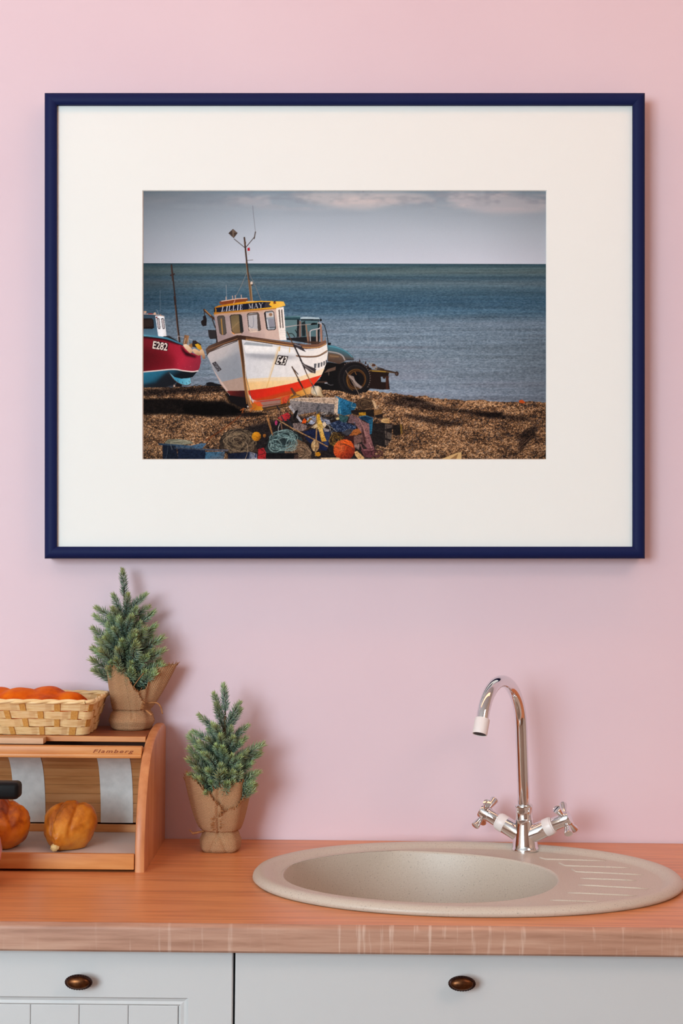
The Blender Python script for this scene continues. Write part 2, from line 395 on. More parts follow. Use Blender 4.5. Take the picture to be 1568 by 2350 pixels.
    def curl(cx, cy, rx, ry, n, cols, w, seed, al=.9):               # heaps of rope and net
        r = random.Random(seed)
        for k in range(n):
            a0 = r.uniform(0, 6.28); sp = r.uniform(1.5, 4.5) * r.choice((-1, 1)); q = r.uniform(.3, .95); ox, oy = r.uniform(-.35, .35) * rx, r.uniform(-.35, .35) * ry
            pts = []
            for i in range(9):
                a = a0 + sp * i / 8; m = q * (1 + .12 * math.sin(i * 1.7 + k)); pts.append((cx + ox * (1 - q) + rx * m * math.cos(a), cy + oy * (1 - q) + ry * m * math.sin(a)))
            line(ONE, pts, w * r.uniform(.7, 1.2), cols[r.randrange(len(cols))], al, True)

    # ---- sky
    yy = (gy[:, None] + 0 * gx[None, :]); xx = (gx[None, :] + 0 * gy[:, None])
    t = (yy - 437) / 168
    base = np.stack([np.interp(t, [0, .3, .6, 1], v) for v in ([144, 164, 184, 204], [158, 176, 194, 210], [170, 188, 206, 223])], -1)
    cv[:] = base
    vig = 1 - .15 * np.clip((620 - xx) / 293, 0, 1) ** 1.2 - .05 * np.clip((xx - 1100) / 155, 0, 1)
    cl = vn(120, 26, 1) * .5 + vn(46, 12, 2) * .3 + vn(18, 6, 3) * .2
    band = np.clip(1 - np.abs(yy - (452 + .012 * (xx - 700))) / 34, 0, 1) * np.clip((xx - 420) / 300, .25, 1)
    m = np.clip((cl - .40) * 3.2, 0, 1) * np.clip(band * 1.6, 0, 1)
    cv[:] = cv * (1 - .85 * m[..., None]) + np.array([206, 196, 198]) * .85 * m[..., None]
    dk = np.clip((vn(150, 20, 5) * .6 + vn(50, 9, 6) * .4 - .42) * 3, 0, 1) * np.clip(1 - np.abs(yy - 470) / 30, 0, 1)
    cv[:] = cv * (1 - .4 * dk[..., None]) + np.array([140, 146, 160]) * .4 * dk[..., None]
    ld = np.clip((560 - xx) / 230, 0, 1) * np.clip((475 - yy) / 38, 0, 1) * (.5 + .6 * cl)
    cv[:] = cv * (1 - .5 * ld[..., None]) + np.array([110, 122, 132]) * .5 * ld[..., None]
    poly(FUL, [(580, 28), (640, 16), (800, 14), (1000, 18), (1120, 40), (1000, 62), (860, 84), (740, 74), (640, 54)], (212, 202, 200), .55, 10, True)
    poly(FUL, [(1180, 26), (1320, 18), (1480, 40), (1556, 60), (1556, 90), (1360, 100), (1220, 70)], (206, 198, 202), .55, 12, True)
    cm = np.clip((vn(30, 9, 8) * .5 + vn(12, 5, 9) * .3 + vn(70, 14, 10) * .2 - .46) * 4, 0, 1) * np.clip((484 - yy) / 26, 0, 1) * np.clip((xx - 380) / 200, .2, 1)
    cv[:] = cv * (1 - .45 * cm[..., None]) + np.array([138, 146, 158]) * .45 * cm[..., None]
    cv *= vig[..., None]
    ell(ONE, 834, 438.5, 2.4, 1.6, (60, 60, 64)); ell(ONE, 841, 438, 1.6, 1.0, (80, 80, 84))
    # ---- sea
    hz = 604 + .0021 * (xx - 327)
    t = np.clip((yy - hz) / 320, 0, 1)
    ks = [0, .010, .03, .06, .10, .14, .20, .27, .35, .42, .52, .66, .8, 1]
    sea = np.stack([np.interp(t, ks, v) for v in ([48, 52, 72, 86, 60, 84, 62, 56, 70, 104, 112, 112, 114, 122], [72, 78, 94, 104, 84, 102, 88, 84, 98, 122, 130, 128, 128, 134], [82, 90, 100, 108, 98, 112, 104, 104, 118, 138, 146, 142, 142, 150])], -1)
    st = vn(260, 5, 11) * .45 + vn(90, 2.6, 12) * .35 + vn(30, 1.5, 13) * .2
    fine = vn(4, 1.5, 14) * .6 + vn(2.0, 1.0, 15) * .4
    sea = sea * (1.07 + (st - .5)[..., None] * .40) + ((fine - .5) * 46 * (.35 + np.clip(t * 2, 0, 1)))[..., None] * np.array([1, 1, 1.0])
    pk = np.clip((vn(200, 9, 16) - .55) * 3, 0, 1) * np.clip((t - .35) * 5, 0, 1)
    sea = sea * (1 - .25 * pk[..., None]) + np.array([136, 128, 142]) * .25 * pk[..., None]
    sea *= (1 - .22 * np.clip((520 - xx) / 190, 0, 1) - .20 * np.clip((xx - 980) / 275, 0, 1) ** 1.3 * np.clip(t * 1.6, .3, 1))[..., None]
    ms = np.clip((yy - hz) * SS, 0, 1)[..., None]; cv[:] = cv * (1 - ms) + sea * ms
    # ---- shingle beach
    shore = np.interp(gx, [327, 430, 470, 520, 700, 750, 800, 900, 960, 1000, 1060, 1120, 1180, 1255], [888, 887, 884, 885, 890, 884, 890, 902, 909, 911, 917, 920, 922, 923])
    shore = shore + (vn(6, 700, 21)[0] - .5) * 3 + (vn(24, 700, 22)[0] - .5) * 4
    g = vn(1.3, 1.1, 23) * .5 + vn(2.3, 1.7, 24) * .33 + vn(6, 3, 25) * .17
    g = (g - .5) * 1.9 + .55 + (vn(40, 14, 26) - .5) * .38 + (vn(14, 5, 27) - .5) * .22
    far = np.clip((960 - yy) / 60, 0, 1) * np.clip((xx - 700) / 120, 0, 1)
    g = g + .14 * far - .10 * np.clip((xx - 1000) / 255, 0, 1) - .05
    peb = np.stack([np.interp(g, [0, .25, .45, .65, .85, 1.1], v) for v in ([30, 62, 104, 148, 196, 226], [24, 44, 72, 106, 148, 184], [22, 32, 48, 72, 104, 142])], -1)
    cool = np.clip((vn(3, 2.4, 28) - .62) * 5, 0, 1)[..., None]; peb = peb * (1 - .35 * cool) + np.array([92, 88, 92]) * .35 * cool
    mb = np.clip((yy - shore[None, :]) * SS, 0, 1)[..., None]; cv[:] = cv * (1 - mb) + peb * mb
    rut = [[(880, 925), (930, 912), (1000, 928), (1080, 944), (1000, 942), (920, 932)], [(930, 948), (1010, 962), (1060, 975), (1000, 974), (940, 958)], [(1040, 940), (1130, 946), (1200, 958), (1230, 968), (1180, 964), (1100, 954)],
           [(1195, 1000), (1225, 975), (1232, 990), (1210, 1020), (1190, 1040)], [(1100, 948), (1150, 946), (1145, 956), (1110, 956)], [(905, 905), (960, 915), (995, 925), (950, 922)]]
    for r_ in rut: shade(ONE, r_, (.45, .45, .5), 4, True)
    poly(Q6, [(1265, 300), (1300, 292), (1335, 320), (1310, 328), (1270, 322)], (190, 78, 30)); line(Q6, [(650, 412), (700, 360), (760, 318), (870, 303)], 1.1, (190, 140, 100), .9, True); line(Q6, [(745, 298), (830, 298)], 1.0, (50, 48, 50))
    line(Q6, [(1240, 800), (1290, 750), (1400, 650)], .8, (150, 110, 84), .6)
    # long shadows thrown across the shingle
    shade(A, [(27, 1520), (300, 1500), (600, 1485), (680, 1530), (400, 1540), (27, 1565)], (.34, .34, .40), 5)
    shade(A, [(27, 1585), (250, 1580), (480, 1598), (640, 1600), (760, 1680), (960, 1690), (900, 1712), (600, 1720), (300, 1700), (27, 1702)], (.14, .14, .17), 4)
    shade(A, [(330, 1630), (640, 1610), (800, 1690), (560, 1712), (340, 1690)], (.35, .35, .4), 6)
    shade(A, [(640, 1540), (760, 1560), (800, 1700), (700, 1690)], (.3, .3, .3), 4)
    # ---- dark lines and a log at the waterline
    line(Q2, [(790, 1228), (860, 1190), (920, 1225)], .9, (30, 30, 34), 1, True); line(Q2, [(970, 1218), (1040, 1160), (1120, 1165)], 1.2, (22, 22, 26), 1, True)
    poly(Q2, [(1005, 1165), (1060, 1155), (1120, 1170), (1230, 1190), (1240, 1215), (1010, 1215)], (22, 22, 26))
    # ---- tractor behind the boat
    poly(Q4, [(160, 180), (340, 170), (345, 215), (160, 215)], lg(Q4, (0, 172), (0, 215), [(0, (120, 160, 165)), (.3, (66, 104, 112)), (1, (26, 44, 50))]))
    poly(Q4, [(340, 192), (380, 180), (550, 190), (560, 210), (345, 215)], (176, 196, 204)); poly(Q4, [(345, 205), (555, 208), (552, 226), (345, 222)], (30, 42, 48))
    poly(Q4, [(170, 215), (310, 215), (310, 410), (180, 410)], (96, 124, 128)); poly(Q4, [(350, 222), (550, 226), (550, 400), (350, 410)], (84, 112, 118))
    poly(Q4, [(170, 290), (310, 270), (310, 280), (170, 300)], (160, 160, 162))
    poly(Q4, [(305, 215), (330, 215), (325, 410), (300, 410)], (30, 34, 38)); poly(Q4, [(328, 230), (350, 230), (350, 410), (326, 410)], (126, 104, 96)); poly(Q4, [(355, 250), (395, 225), (400, 400), (360, 400)], (34, 44, 48))
    poly(Q4, [(540, 230), (560, 250), (556, 400), (545, 470), (535, 470)], (28, 34, 38)); poly(Q4, [(455, 262), (480, 250), (530, 252), (530, 268), (460, 275)], (16, 18, 20))
    ell(Q4, 570, 218, 14, 14, (26, 26, 28)); line(Q4, [(575, 255), (605, 268), (630, 340), (650, 450), (655, 580)], 1.7, (20, 20, 22), 1, True); poly(Q4, [(648, 472), (685, 474), (684, 498), (650, 500)], (24, 24, 26))
    line(Q4, [(210, 372), (250, 372), (278, 405)], 1.6, (24, 26, 28), 1, True); line(Q4, [(285, 330), (300, 360)], 1.8, (26, 28, 30))
    poly(Q4, [(185, 420), (420, 405), (560, 405), (550, 490), (440, 480), (190, 440)], (34, 34, 36))
    poly(Q4, [(645, 500), (720, 505), (800, 535), (870, 570), (930, 625), (945, 660), (860, 668), (820, 690), (780, 710), (650, 680)], lg(Q4, (760, 520), (720, 700), [(0, (70, 126, 142)), (.35, (70, 92, 100)), (.6, (88, 74, 66)), (1, (84, 62, 50))]))
    line(Q4, [(668, 512), (760, 530), (860, 575), (925, 635)], 1.5, (96, 168, 188), .8, True); line(Q4, [(660, 572), (760, 590), (815, 620), (840, 665)], 3.0, (176, 166, 162), .9, True)
    poly(Q4, [(660, 590), (780, 605), (815, 640), (660, 650)], (112, 84, 64), .8); line(Q4, [(675, 620), (770, 630)], 2, (150, 124, 90), .8); poly(Q4, [(860, 655), (945, 660), (940, 672), (860, 672)], (60, 60, 64))
    poly(Q4, [(590, 700), (660, 690), (780, 710), (830, 690), (1000, 690), (1140, 760), (1150, 960), (1080, 1030), (900, 1040), (760, 1010), (560, 1000), (480, 940), (560, 880)], (20, 19, 20))
    poly(Q4, [(650, 770), (740, 740), (735, 780), (660, 800), (610, 810)], (96, 74, 62)); poly(Q4, [(500, 905), (640, 905), (640, 925), (500, 922)], (70, 52, 44)); ell(Q4, 630, 925, 20, 6, (168, 170, 176)); ell(Q4, 660, 822, 6, 20, (84, 70, 62)); line(Q4, [(640, 930), (680, 950), (710, 945)], 1, (110, 106, 108))
    # plough frame behind the wheel
    poly(Q4, [(1100, 765), (1340, 800), (1330, 845), (1345, 990), (1270, 1000), (1115, 985), (1130, 880)], (34, 24, 22)); poly(Q4, [(1245, 855), (1302, 852), (1300, 915), (1250, 912)], (128, 142, 156)); poly(Q4, [(1265, 845), (1305, 850), (1290, 880), (1268, 872)], (46, 32, 28))
    poly(Q4, [(1300, 845), (1335, 845), (1330, 980), (1355, 995), (1300, 998)], (62, 36, 28))
    line(Q4, [(1120, 785), (1250, 790), (1400, 810)], 2.8, (110, 84, 44)); line(Q4, [(1190, 765), (1330, 790), (1430, 815)], 3.6, (60, 44, 34)); line(Q4, [(1150, 790), (1300, 800)], 1.6, (186, 150, 60)); ell(Q4, 1425, 820, 22, 26, (52, 38, 34)); ell(Q4, 1422, 822, 10, 12, (90, 70, 62))
    line(Q4, [(1210, 750), (1280, 770)], 2, (44, 36, 30)); line(Q4, [(1115, 700), (1150, 740), (1190, 770), (1200, 745), (1170, 715), (1140, 705)], 1.4, (150, 124, 90), 1, True); ell(Q4, 1165, 725, 22, 16, (78, 50, 40))
    for sx_, sy_ in ((1008, 660), (1076, 680), (1035, 700), (1100, 710)): poly(Q4, [(sx_ - 14, sy_ + 34), (sx_, sy_ - 8), (sx_ + 12, sy_ + 34)], (58, 42, 40))
    # wheel with lugged tyre
    wx, wy = 945, 870
    for k in range(46):
        a = 2 * math.pi * k / 46; r0, r1 = 178, 194
        pts = [(wx + (r0 * .95) * math.cos(a - .05), wy + r0 * 1.0 * math.sin(a - .05)), (wx + r1 * .97 * math.cos(a - .035), wy + r1 * math.sin(a - .035)), (wx + r1 * .97 * math.cos(a + .03), wy + r1 * math.sin(a + .03)), (wx + r0 * .95 * math.cos(a + .05), wy + r0 * math.sin(a + .05))]
        poly(Q4, pts, (92, 76, 70) if -2.2 < a - (6.28 if a > 3.14 else 0) < .6 else (30, 26, 26))
    ell(Q4, wx, wy, 176, 182, (34, 31, 32)); ell(Q4, wx + 6, wy, 166, 172, (24, 22, 24)); ell(Q4, wx + 14, wy, 140, 148, (38, 35, 36)); ell(Q4, wx + 18, wy + 4, 132, 140, (28, 26, 27))
    ell(Q4, 968, 882, 112, 116, (100, 66, 32)); ell(Q4, 970, 882, 100, 106, (44, 31, 24)); ell(Q4, 972, 882, 92, 98, (86, 54, 26)); ell(Q4, 976, 884, 84, 90, (22, 19, 20)); ell(Q4, 960, 880, 46, 52, (17, 15, 17)); line(Q4, [(955, 800), (970, 830)], 1.6, (130, 90, 50)); line(Q4, [(870, 880), (880, 960), (930, 1010)], 1.4, (130, 84, 34), .8, True)
    line(Q4, [(850, 785), (900, 870), (950, 960), (1025, 1090)], 1.5, (118, 98, 86)); poly(Q4, [(880, 830), (940, 850), (960, 910), (1040, 970), (1020, 990), (960, 960), (930, 900), (890, 860)], (150, 132, 124), .85); line(Q4, [(900, 850), (990, 960)], .8, (196, 178, 166)); line(Q4, [(930, 870), (1020, 975)], .8, (186, 168, 156))
    # ---- red boat at the left
    poly(Q2, [(30, 445), (30, 140), (240, 150), (290, 470), (60, 450)], lg(Q2, (0, 150), (0, 460), [(0, (50, 70, 86)), (.5, (66, 94, 114)), (1, (84, 120, 140))]))
    poly(Q2, [(240, 160), (375, 168), (412, 470), (340, 482), (285, 468)], lg(Q2, (240, 0), (410, 0), [(0, (226, 232, 240)), (.6, (246, 246, 248)), (1, (228, 226, 226))]))
    line(Q2, [(55, 132), (240, 142), (372, 168)], 1.8, (190, 166, 156)); line(Q2, [(140, 132), (200, 132)], 2.0, (150, 44, 40)); ell(Q2, 90, 105, 22, 14, (206, 160, 128)); ell(Q2, 235, 130, 18, 20, (214, 176, 150)); ell(Q2, 262, 186, 14, 12, (138, 50, 42)); line(Q2, [(88, 110), (86, 140)], 1.4, (210, 190, 180)); line(Q2, [(262, 70), (300, 150)], .8, (150, 160, 170)); line(Q2, [(320, 140), (326, 160)], 1.6, (180, 130, 100))
    line(A, [(157, 770), (157, 930)], .8, (130, 142, 150), .8)
    poly(Q2, [(30, 200), (185, 198), (215, 225), (225, 340), (195, 358), (60, 356), (30, 350)], (30, 22, 22)); poly(Q2, [(64, 225), (200, 215), (206, 320), (70, 330)], (52, 40, 36), .7)
    for x in (262, 330): 
        poly(Q2, [(x, 208), (x + 12, 196), (x + 36, 198), (x + 44, 215), (x + 56, 345), (x + 46, 362), (x + 24, 358), (x + 16, 340)], (64, 62, 66)); poly(Q2, [(x + 8, 214), (x + 34, 206), (x + 48, 345), (x + 24, 350)], (190, 178, 180))
    line(Q2, [(528, -120), (545, 0), (575, 300), (605, 545)], 4.2, (46, 34, 32)); line(Q2, [(537, 0), (566, 300), (594, 540)], 1.0, (120, 82, 58))
    line(A, [(242, 582), (252, 660), (262, 760), (274, 860)], 3.2, (52, 40, 38)); line(A, [(237, 660), (262, 650)], 3.4, (52, 40, 40)); line(A, [(240, 590), (250, 700)], 2.4, (70, 52, 46))
    poly(Q2, [(350, 470), (450, 462), (580, 540), (570, 560), (430, 500)], (40, 34, 36))
    line(Q2, [(575, 530), (580, 465), (640, 475), (800, 525)], 1.1, (176, 170, 168)); poly(Q2, [(655, 590), (680, 445), (750, 460), (715, 590)], lg(Q2, (670, 0), (750, 0), [(0, (116, 82, 58)), (1, (166, 122, 84))])); line(Q2, [(690, 500), (670, 590)], 1.2, (206, 180, 150)); line(Q2, [(735, 520), (745, 610)], 1.2, (190, 160, 130))
    poly(Q2, [(790, 620), (800, 535), (850, 530), (880, 560), (930, 590), (900, 650)], (46, 36, 34)); poly(Q2, [(745, 600), (790, 570), (800, 640), (760, 640)], (150, 104, 60))
    poly(Q2, [(835, 590), (880, 578), (925, 610), (942, 660), (915, 680), (870, 650)], lg(Q2, (840, 580), (930, 670), [(0, (226, 176, 40)), (1, (190, 130, 30))])); line(Q2, [(860, 540), (885, 545)], 1, (170, 166, 166)); ell(Q2, 855, 655, 18, 8, (60, 110, 130))
    hull = [(30, 470), (200, 490), (350, 505), (480, 530), (600, 570), (690, 640), (760, 700), (850, 740), (920, 750), (925, 850), (905, 940), (882, 980), (800, 1000), (660, 985), (560, 965), (450, 962), (250, 980), (30, 1005)]
    poly(Q2, hull, lg(Q2, (60, 500), (900, 900), [(0, (112, 22, 34)), (.25, (128, 26, 38)), (.5, (160, 32, 50)), (.72, (176, 38, 60)), (1, (140, 40, 58))]))
    shade(Q2, [(30, 640), (400, 690), (520, 760), (540, 980), (30, 1010)], (.72, .62, .62), 18); shade(Q2, [(620, 600), (700, 700), (860, 770), (840, 790), (700, 760), (640, 680)], (.25, .2, .25), 4); shade(Q2, [(30, 470), (350, 500), (600, 575), (600, 600), (350, 525), (30, 490)], (.35, .3, .35), 3)
    poly(Q2, [(30, 438), (200, 455), (420, 485), (560, 540), (660, 590), (650, 602), (560, 570), (420, 515), (200, 482), (30, 466)], lg(Q2, (0, 440), (660, 600), [(0, (96, 156, 176)), (.5, (70, 132, 156)), (1, (60, 106, 128))]))
    line(Q2, [(30, 470), (200, 486), (420, 520), (560, 572), (650, 604)], 1.5, (24, 20, 26), 1, True)
    bot = [(30, 1005), (250, 985), (450, 968), (560, 970), (660, 990), (800, 1005), (870, 995), (800, 1080), (740, 1095), (640, 1100), (560, 1160), (400, 1230), (30, 1230)]
    poly(Q2, bot, lg(Q2, (200, 980), (330, 1200), [(0, (40, 112, 140)), (.4, (36, 96, 122)), (.75, (24, 54, 70)), (1, (16, 22, 28))]))
    poly(Q2, [(330, 1080), (430, 1000), (520, 1100), (560, 1180), (530, 1230), (60, 1232), (60, 1190), (250, 1170)], (26, 28, 34), .92, 6)
    poly(Q2, [(440, 1000), (530, 1080), (640, 1105), (765, 1090), (772, 1175), (720, 1200), (640, 1190), (560, 1150), (500, 1090)], lg(Q2, (480, 1040), (760, 1180), [(0, (110, 170, 190)), (.3, (60, 142, 172)), (1, (120, 190, 210))]))
    line(Q2, [(440, 1000), (500, 1090), (560, 1150), (640, 1190), (720, 1203), (772, 1178)], 1.5, (70, 50, 44), 1, True)
    for x, y in ((575, 1120), (645, 1150), (705, 1160), (745, 1135)): line(Q2, [(x, y), (x + 12, y + 26)], 1.0, (40, 60, 70))
    line(Q2, [(30, 1005), (250, 985), (450, 966), (560, 966), (660, 984), (800, 998), (880, 985)], 2.6, (232, 214, 208), 1, True)
    poly(Q2, [(560, 1160), (640, 1195), (640, 1225), (540, 1225)], (26, 20, 22)); ell(Q2, 525, 1210, 12, 18, (190, 160, 140))
    for p in ([(665, 598), (715, 590), (795, 665), (785, 712), (755, 715), (680, 640)], [(800, 665), (840, 655), (910, 700), (915, 745), (880, 755), (815, 710)], [(905, 690), (945, 660), (960, 700), (935, 750), (910, 745)], [(945, 680), (965, 690), (988, 770), (975, 808), (955, 800), (940, 760)]):
        poly(Q2, p, lg(Q2, (p[0][0], 600), (p[0][0] + 40, 790), [(0, (236, 210, 182)), (.6, (206, 166, 128)), (1, (150, 104, 76))]), 1, 0, True)
    for x, y in ((290, 650), (580, 880), (690, 940), (770, 920), (600, 615)): ell(Q2, x, y, 5, 4, (214, 130, 120), 0, .7)
    pl = Q2([(212, 530), (440, 572), (422, 690), (190, 655)]); poly(ONE, pl, (42, 24, 28)); glyphs('E282', Q2([(214, 537), (432, 574), (416, 686), (198, 652)]), (236, 220, 208), .018)
    # ---- white boat
    # mast, aerials and stays
    line(A, [(788, 378), (795, 450), (806, 560), (822, 700), (840, 850)], 3.6, (66, 48, 40)); line(A, [(800, 560), (818, 700), (834, 850)], 1.2, (150, 112, 78)); line(A, [(824, 700), (842, 850)], 3.8, (112, 84, 58)); line(A, [(836, 720), (848, 850)], 1.4, (190, 150, 104))
    line(A, [(712, 388), (795, 456), (862, 375)], 1.5, (62, 48, 44)); poly(A, [(668, 345), (703, 312), (738, 343), (708, 382)], (70, 58, 52)); poly(A, [(703, 312), (738, 343), (706, 348)], (98, 82, 70)); line(A, [(672, 346), (735, 344)], .7, (40, 32, 30)); poly(A, [(696, 320), (710, 320), (710, 374), (700, 372)], (124, 106, 92), .8)
    line(A, [(850, 140), (860, 240), (871, 335)], .9, (110, 112, 118)); line(A, [(871, 335), (862, 385)], 2.2, (70, 56, 50)); ell(A, 793, 418, 8, 14, (90, 70, 58))
    poly(A, [(812, 455), (828, 452), (830, 476), (812, 478)], (176, 30, 44)); line(A, [(814, 486), (826, 500), (812, 508)], .9, (190, 180, 176)); line(A, [(812, 548), (852, 545)], .9, (80, 66, 60)); ell(A, 842, 718, 9, 12, (220, 200, 180)); ell(A, 844, 732, 7, 5, (60, 44, 40))
    line(A, [(806, 640), (764, 740), (724, 818)], .8, (150, 140, 132)); line(A, [(822, 640), (870, 740), (915, 850)], .8, (140, 128, 118)); line(A, [(652, 735), (655, 840)], .8, (170, 170, 172))
    # gallows, winch and lamp on the far side
    line(Q3, [(60, 335), (150, 420), (225, 480)], 5.0, (72, 46, 32)); line(Q3, [(70, 335), (160, 420)], 1.6, (190, 138, 84)); line(Q3, [(180, 470), (225, 600)], 2.2, (44, 32, 30)); line(Q3, [(60, 345), (66, 420)], 2.0, (44, 36, 36)); poly(Q3, [(40, 430), (80, 415), (98, 470), (95, 570), (40, 580), (15, 545), (12, 500), (45, 480)], (32, 26, 28))
    poly(Q3, [(115, 632), (245, 640), (250, 765), (150, 772), (130, 740)], (46, 42, 44)); poly(Q3, [(225, 560), (260, 560), (268, 830), (240, 830)], (40, 32, 32))
    # wheelhouse
    poly(Q3, [(205, 390), (1140, 310), (1200, 790), (960, 765), (600, 715), (265, 830)], lg(Q3, (220, 400), (1180, 700), [(0, (150, 134, 134)), (.3, (174, 152, 148)), (.65, (198, 170, 160)), (1, (206, 178, 166))]))
    poly(Q3, [(205, 390), (1140, 310), (1140, 345), (208, 425)], (206, 158, 120), .7, 3); shade(Q3, [(250, 720), (600, 640), (960, 700), (980, 770), (600, 720), (260, 830)], (.94, .93, .94), 8)
    poly(Q3, [(940, 330), (1140, 312), (1198, 790), (975, 765)], (214, 184, 170), .6, 2)
    poly(Q3, [(1130, 310), (1250, 290), (1290, 788), (1192, 786)], lg(Q3, (1140, 0), (1280, 0), [(0, (240, 226, 214)), (1, (252, 244, 236))]))
    poly(Q3, [(205, 395), (212, 300), (270, 270), (620, 215), (900, 200), (1250, 208), (1278, 270), (1140, 310), (900, 325), (300, 372)], lg(Q3, (210, 300), (1270, 260), [(0, (178, 112, 28)), (.3, (206, 140, 30)), (.7, (240, 178, 40)), (1, (242, 190, 84))]))
    poly(Q3, [(205, 395), (300, 370), (900, 322), (1140, 306), (1140, 322), (880, 345), (300, 392), (208, 408)], (182, 118, 44), .8)
    poly(Q3, [(225, 305), (600, 250), (900, 215), (1060, 215), (1030, 255), (1078, 292), (900, 312), (300, 368), (240, 368), (245, 330)], (24, 27, 44)); poly(Q3, [(980, 222), (1060, 215), (1030, 255), (1078, 292), (960, 300)], (70, 64, 66), .8)
    poly(Q3, [(1098, 210), (1125, 202), (1138, 240), (1100, 245)], (70, 32, 20)); ell(Q3, 1118, 228, 10, 9, (190, 90, 40)); poly(Q3, [(206, 310), (222, 300), (226, 370), (208, 372)], (36, 28, 26)); poly(Q3, [(228, 312), (242, 335), (232, 362)], (150, 110, 40))
    LET = {'L': [(.2, 0, .2, 1, .26), (.0, .98, .42, .98, .10), (.0, .03, .86, .03, .12), (.84, .0, .90, .30, .10)], 'I': [(.5, 0, .5, 1, .30), (.22, .97, .78, .97, .10), (.22, .03, .78, .03, .10)],
           'E': [(.25, 0, .25, 1, .26), (.05, .97, .85, .97, .11), (.05, .03, .88, .03, .11), (.25, .5, .65, .5, .11), (.84, 1, .86, .74, .09), (.88, 0, .90, .28, .09), (.64, .36, .64, .64, .08)],
           'M': [(.12, 0, .14, 1, .10), (.14, 1, .5, .1, .22), (.5, .1, .88, 1, .10), (.88, 0, .86, 1, .22), (-.02, .03, .28, .03, .09), (.70, .03, 1.04, .03, .09), (-.02, .97, .2, .97, .09), (.8, .97, 1.04, .97, .09)],
           'A': [(.08, 0, .48, 1, .10), (.48, 1, .90, 0, .24), (.22, .33, .72, .33, .09), (-.06, .03, .24, .03, .09), (.68, .03, 1.08, .03, .09)], 'Y': [(.08, 1, .5, .45, .23), (.5, .45, .92, 1, .10), (.5, .5, .5, 0, .24), (-.06, .97, .28, .97, .09), (.74, .97, 1.06, .97, .09), (.28, .03, .72, .03, .09)]}
    def word(txt, ws, tl, tr_, br, bl, col):
        tot = sum(ws); u = 0
        for ch, wd in zip(txt, ws):
            for x0, y0, x1, y1, lw in LET[ch]:
                def mp(x, y):
                    uu = (u + .08 * wd + x * wd * .78) / tot; y = y
                    return (tl[0] * (1 - uu) * y + tr_[0] * uu * y + br[0] * uu * (1 - y) + bl[0] * (1 - uu) * (1 - y), tl[1] * (1 - uu) * y + tr_[1] * uu * y + br[1] * uu * (1 - y) + bl[1] * (1 - uu) * (1 - y))
                line(Q3, [mp(x0, y0), mp(x1, y1)], lw * 66 * .60 / 6.533, col)
            u += wd
    word('LILLIE', [1, .72, 1, 1, .72, 1], (326, 292), (648, 254), (646, 328), (312, 358), (216, 216, 226))
    word('MAY', [1.15, 1, 1], (718, 250), (948, 230), (946, 300), (722, 318), (212, 208, 208))
    # life ring and pegs on the roof
    poly(Q3, [(285, 215), (330, 200), (560, 165), (690, 155), (718, 180), (700, 205), (540, 228), (340, 258), (295, 250)], lg(Q3, (0, 160), (40, 255), [(0, (226, 168, 130)), (.45, (206, 116, 66)), (1, (130, 66, 36))])); line(Q3, [(320, 205), (560, 168), (700, 160)], 1.6, (240, 206, 184)); line(Q3, [(300, 235), (500, 205), (650, 190)], 1.4, (110, 56, 40), .8)
    for x, y in ((385, 140), (483, 125), (524, 118), (614, 112)): line(Q3, [(x, y), (x + 4, y + 48)], 1.6, (206, 168, 150))
    line(Q3, [(520, 190), (500, 240)], 1.2, (220, 176, 150)); line(Q3, [(690, 208), (810, 205)], 1.6, (220, 180, 130))
    # windows
    def win(pts, col): poly(Q3, pts, (54, 46, 44), 1, 0); poly(Q3, [(sum(q[0] for q in pts) / len(pts) + (x - sum(q[0] for q in pts) / len(pts)) * .88, sum(q[1] for q in pts) / len(pts) + (y - sum(q[1] for q in pts) / len(pts)) * .93) for x, y in pts], col)
    win([(252, 440), (275, 422), (350, 418), (370, 445), (395, 680), (375, 708), (320, 710), (290, 680)], lg(Q3, (270, 0), (390, 40), [(0, (90, 66, 42)), (.35, (52, 44, 38)), (.55, (128, 90, 46)), (.75, (60, 54, 48)), (1, (84, 76, 70))])); line(Q3, [(315, 470), (335, 700)], 2.6, (186, 136, 66), .85)
    win([(440, 430), (465, 405), (600, 398), (625, 425), (650, 655), (630, 685), (510, 695), (470, 660)], lg(Q3, (450, 400), (640, 690), [(0, (96, 84, 62)), (.5, (128, 108, 76)), (1, (120, 92, 60))])); poly(Q3, [(578, 405), (612, 405), (645, 660), (600, 675)], (40, 40, 40)); line(Q3, [(470, 620), (570, 520)], 2, (160, 130, 90), .5)
    line(Q3, [(465, 660), (500, 698), (610, 690)], 1.6, (226, 190, 160)); line(Q3, [(480, 675), (510, 695)], 2.2, (216, 140, 70))
    win([(700, 400), (725, 378), (860, 370), (885, 400), (912, 630), (890, 655), (760, 672), (725, 645)], (186, 182, 184)); poly(Q3, [(850, 385), (885, 400), (905, 640), (870, 650), (860, 600)], (84, 72, 66)); poly(Q3, [(715, 400), (850, 385), (850, 405), (720, 420)], (104, 94, 90)); line(Q3, [(790, 420), (800, 520), (780, 600), (720, 560)], 1.1, (120, 124, 134), .9, True); poly(Q3, [(730, 610), (860, 620), (860, 655), (760, 665)], (206, 182, 168)); line(Q3, [(728, 600), (750, 668), (890, 655)], 1.6, (236, 210, 190))
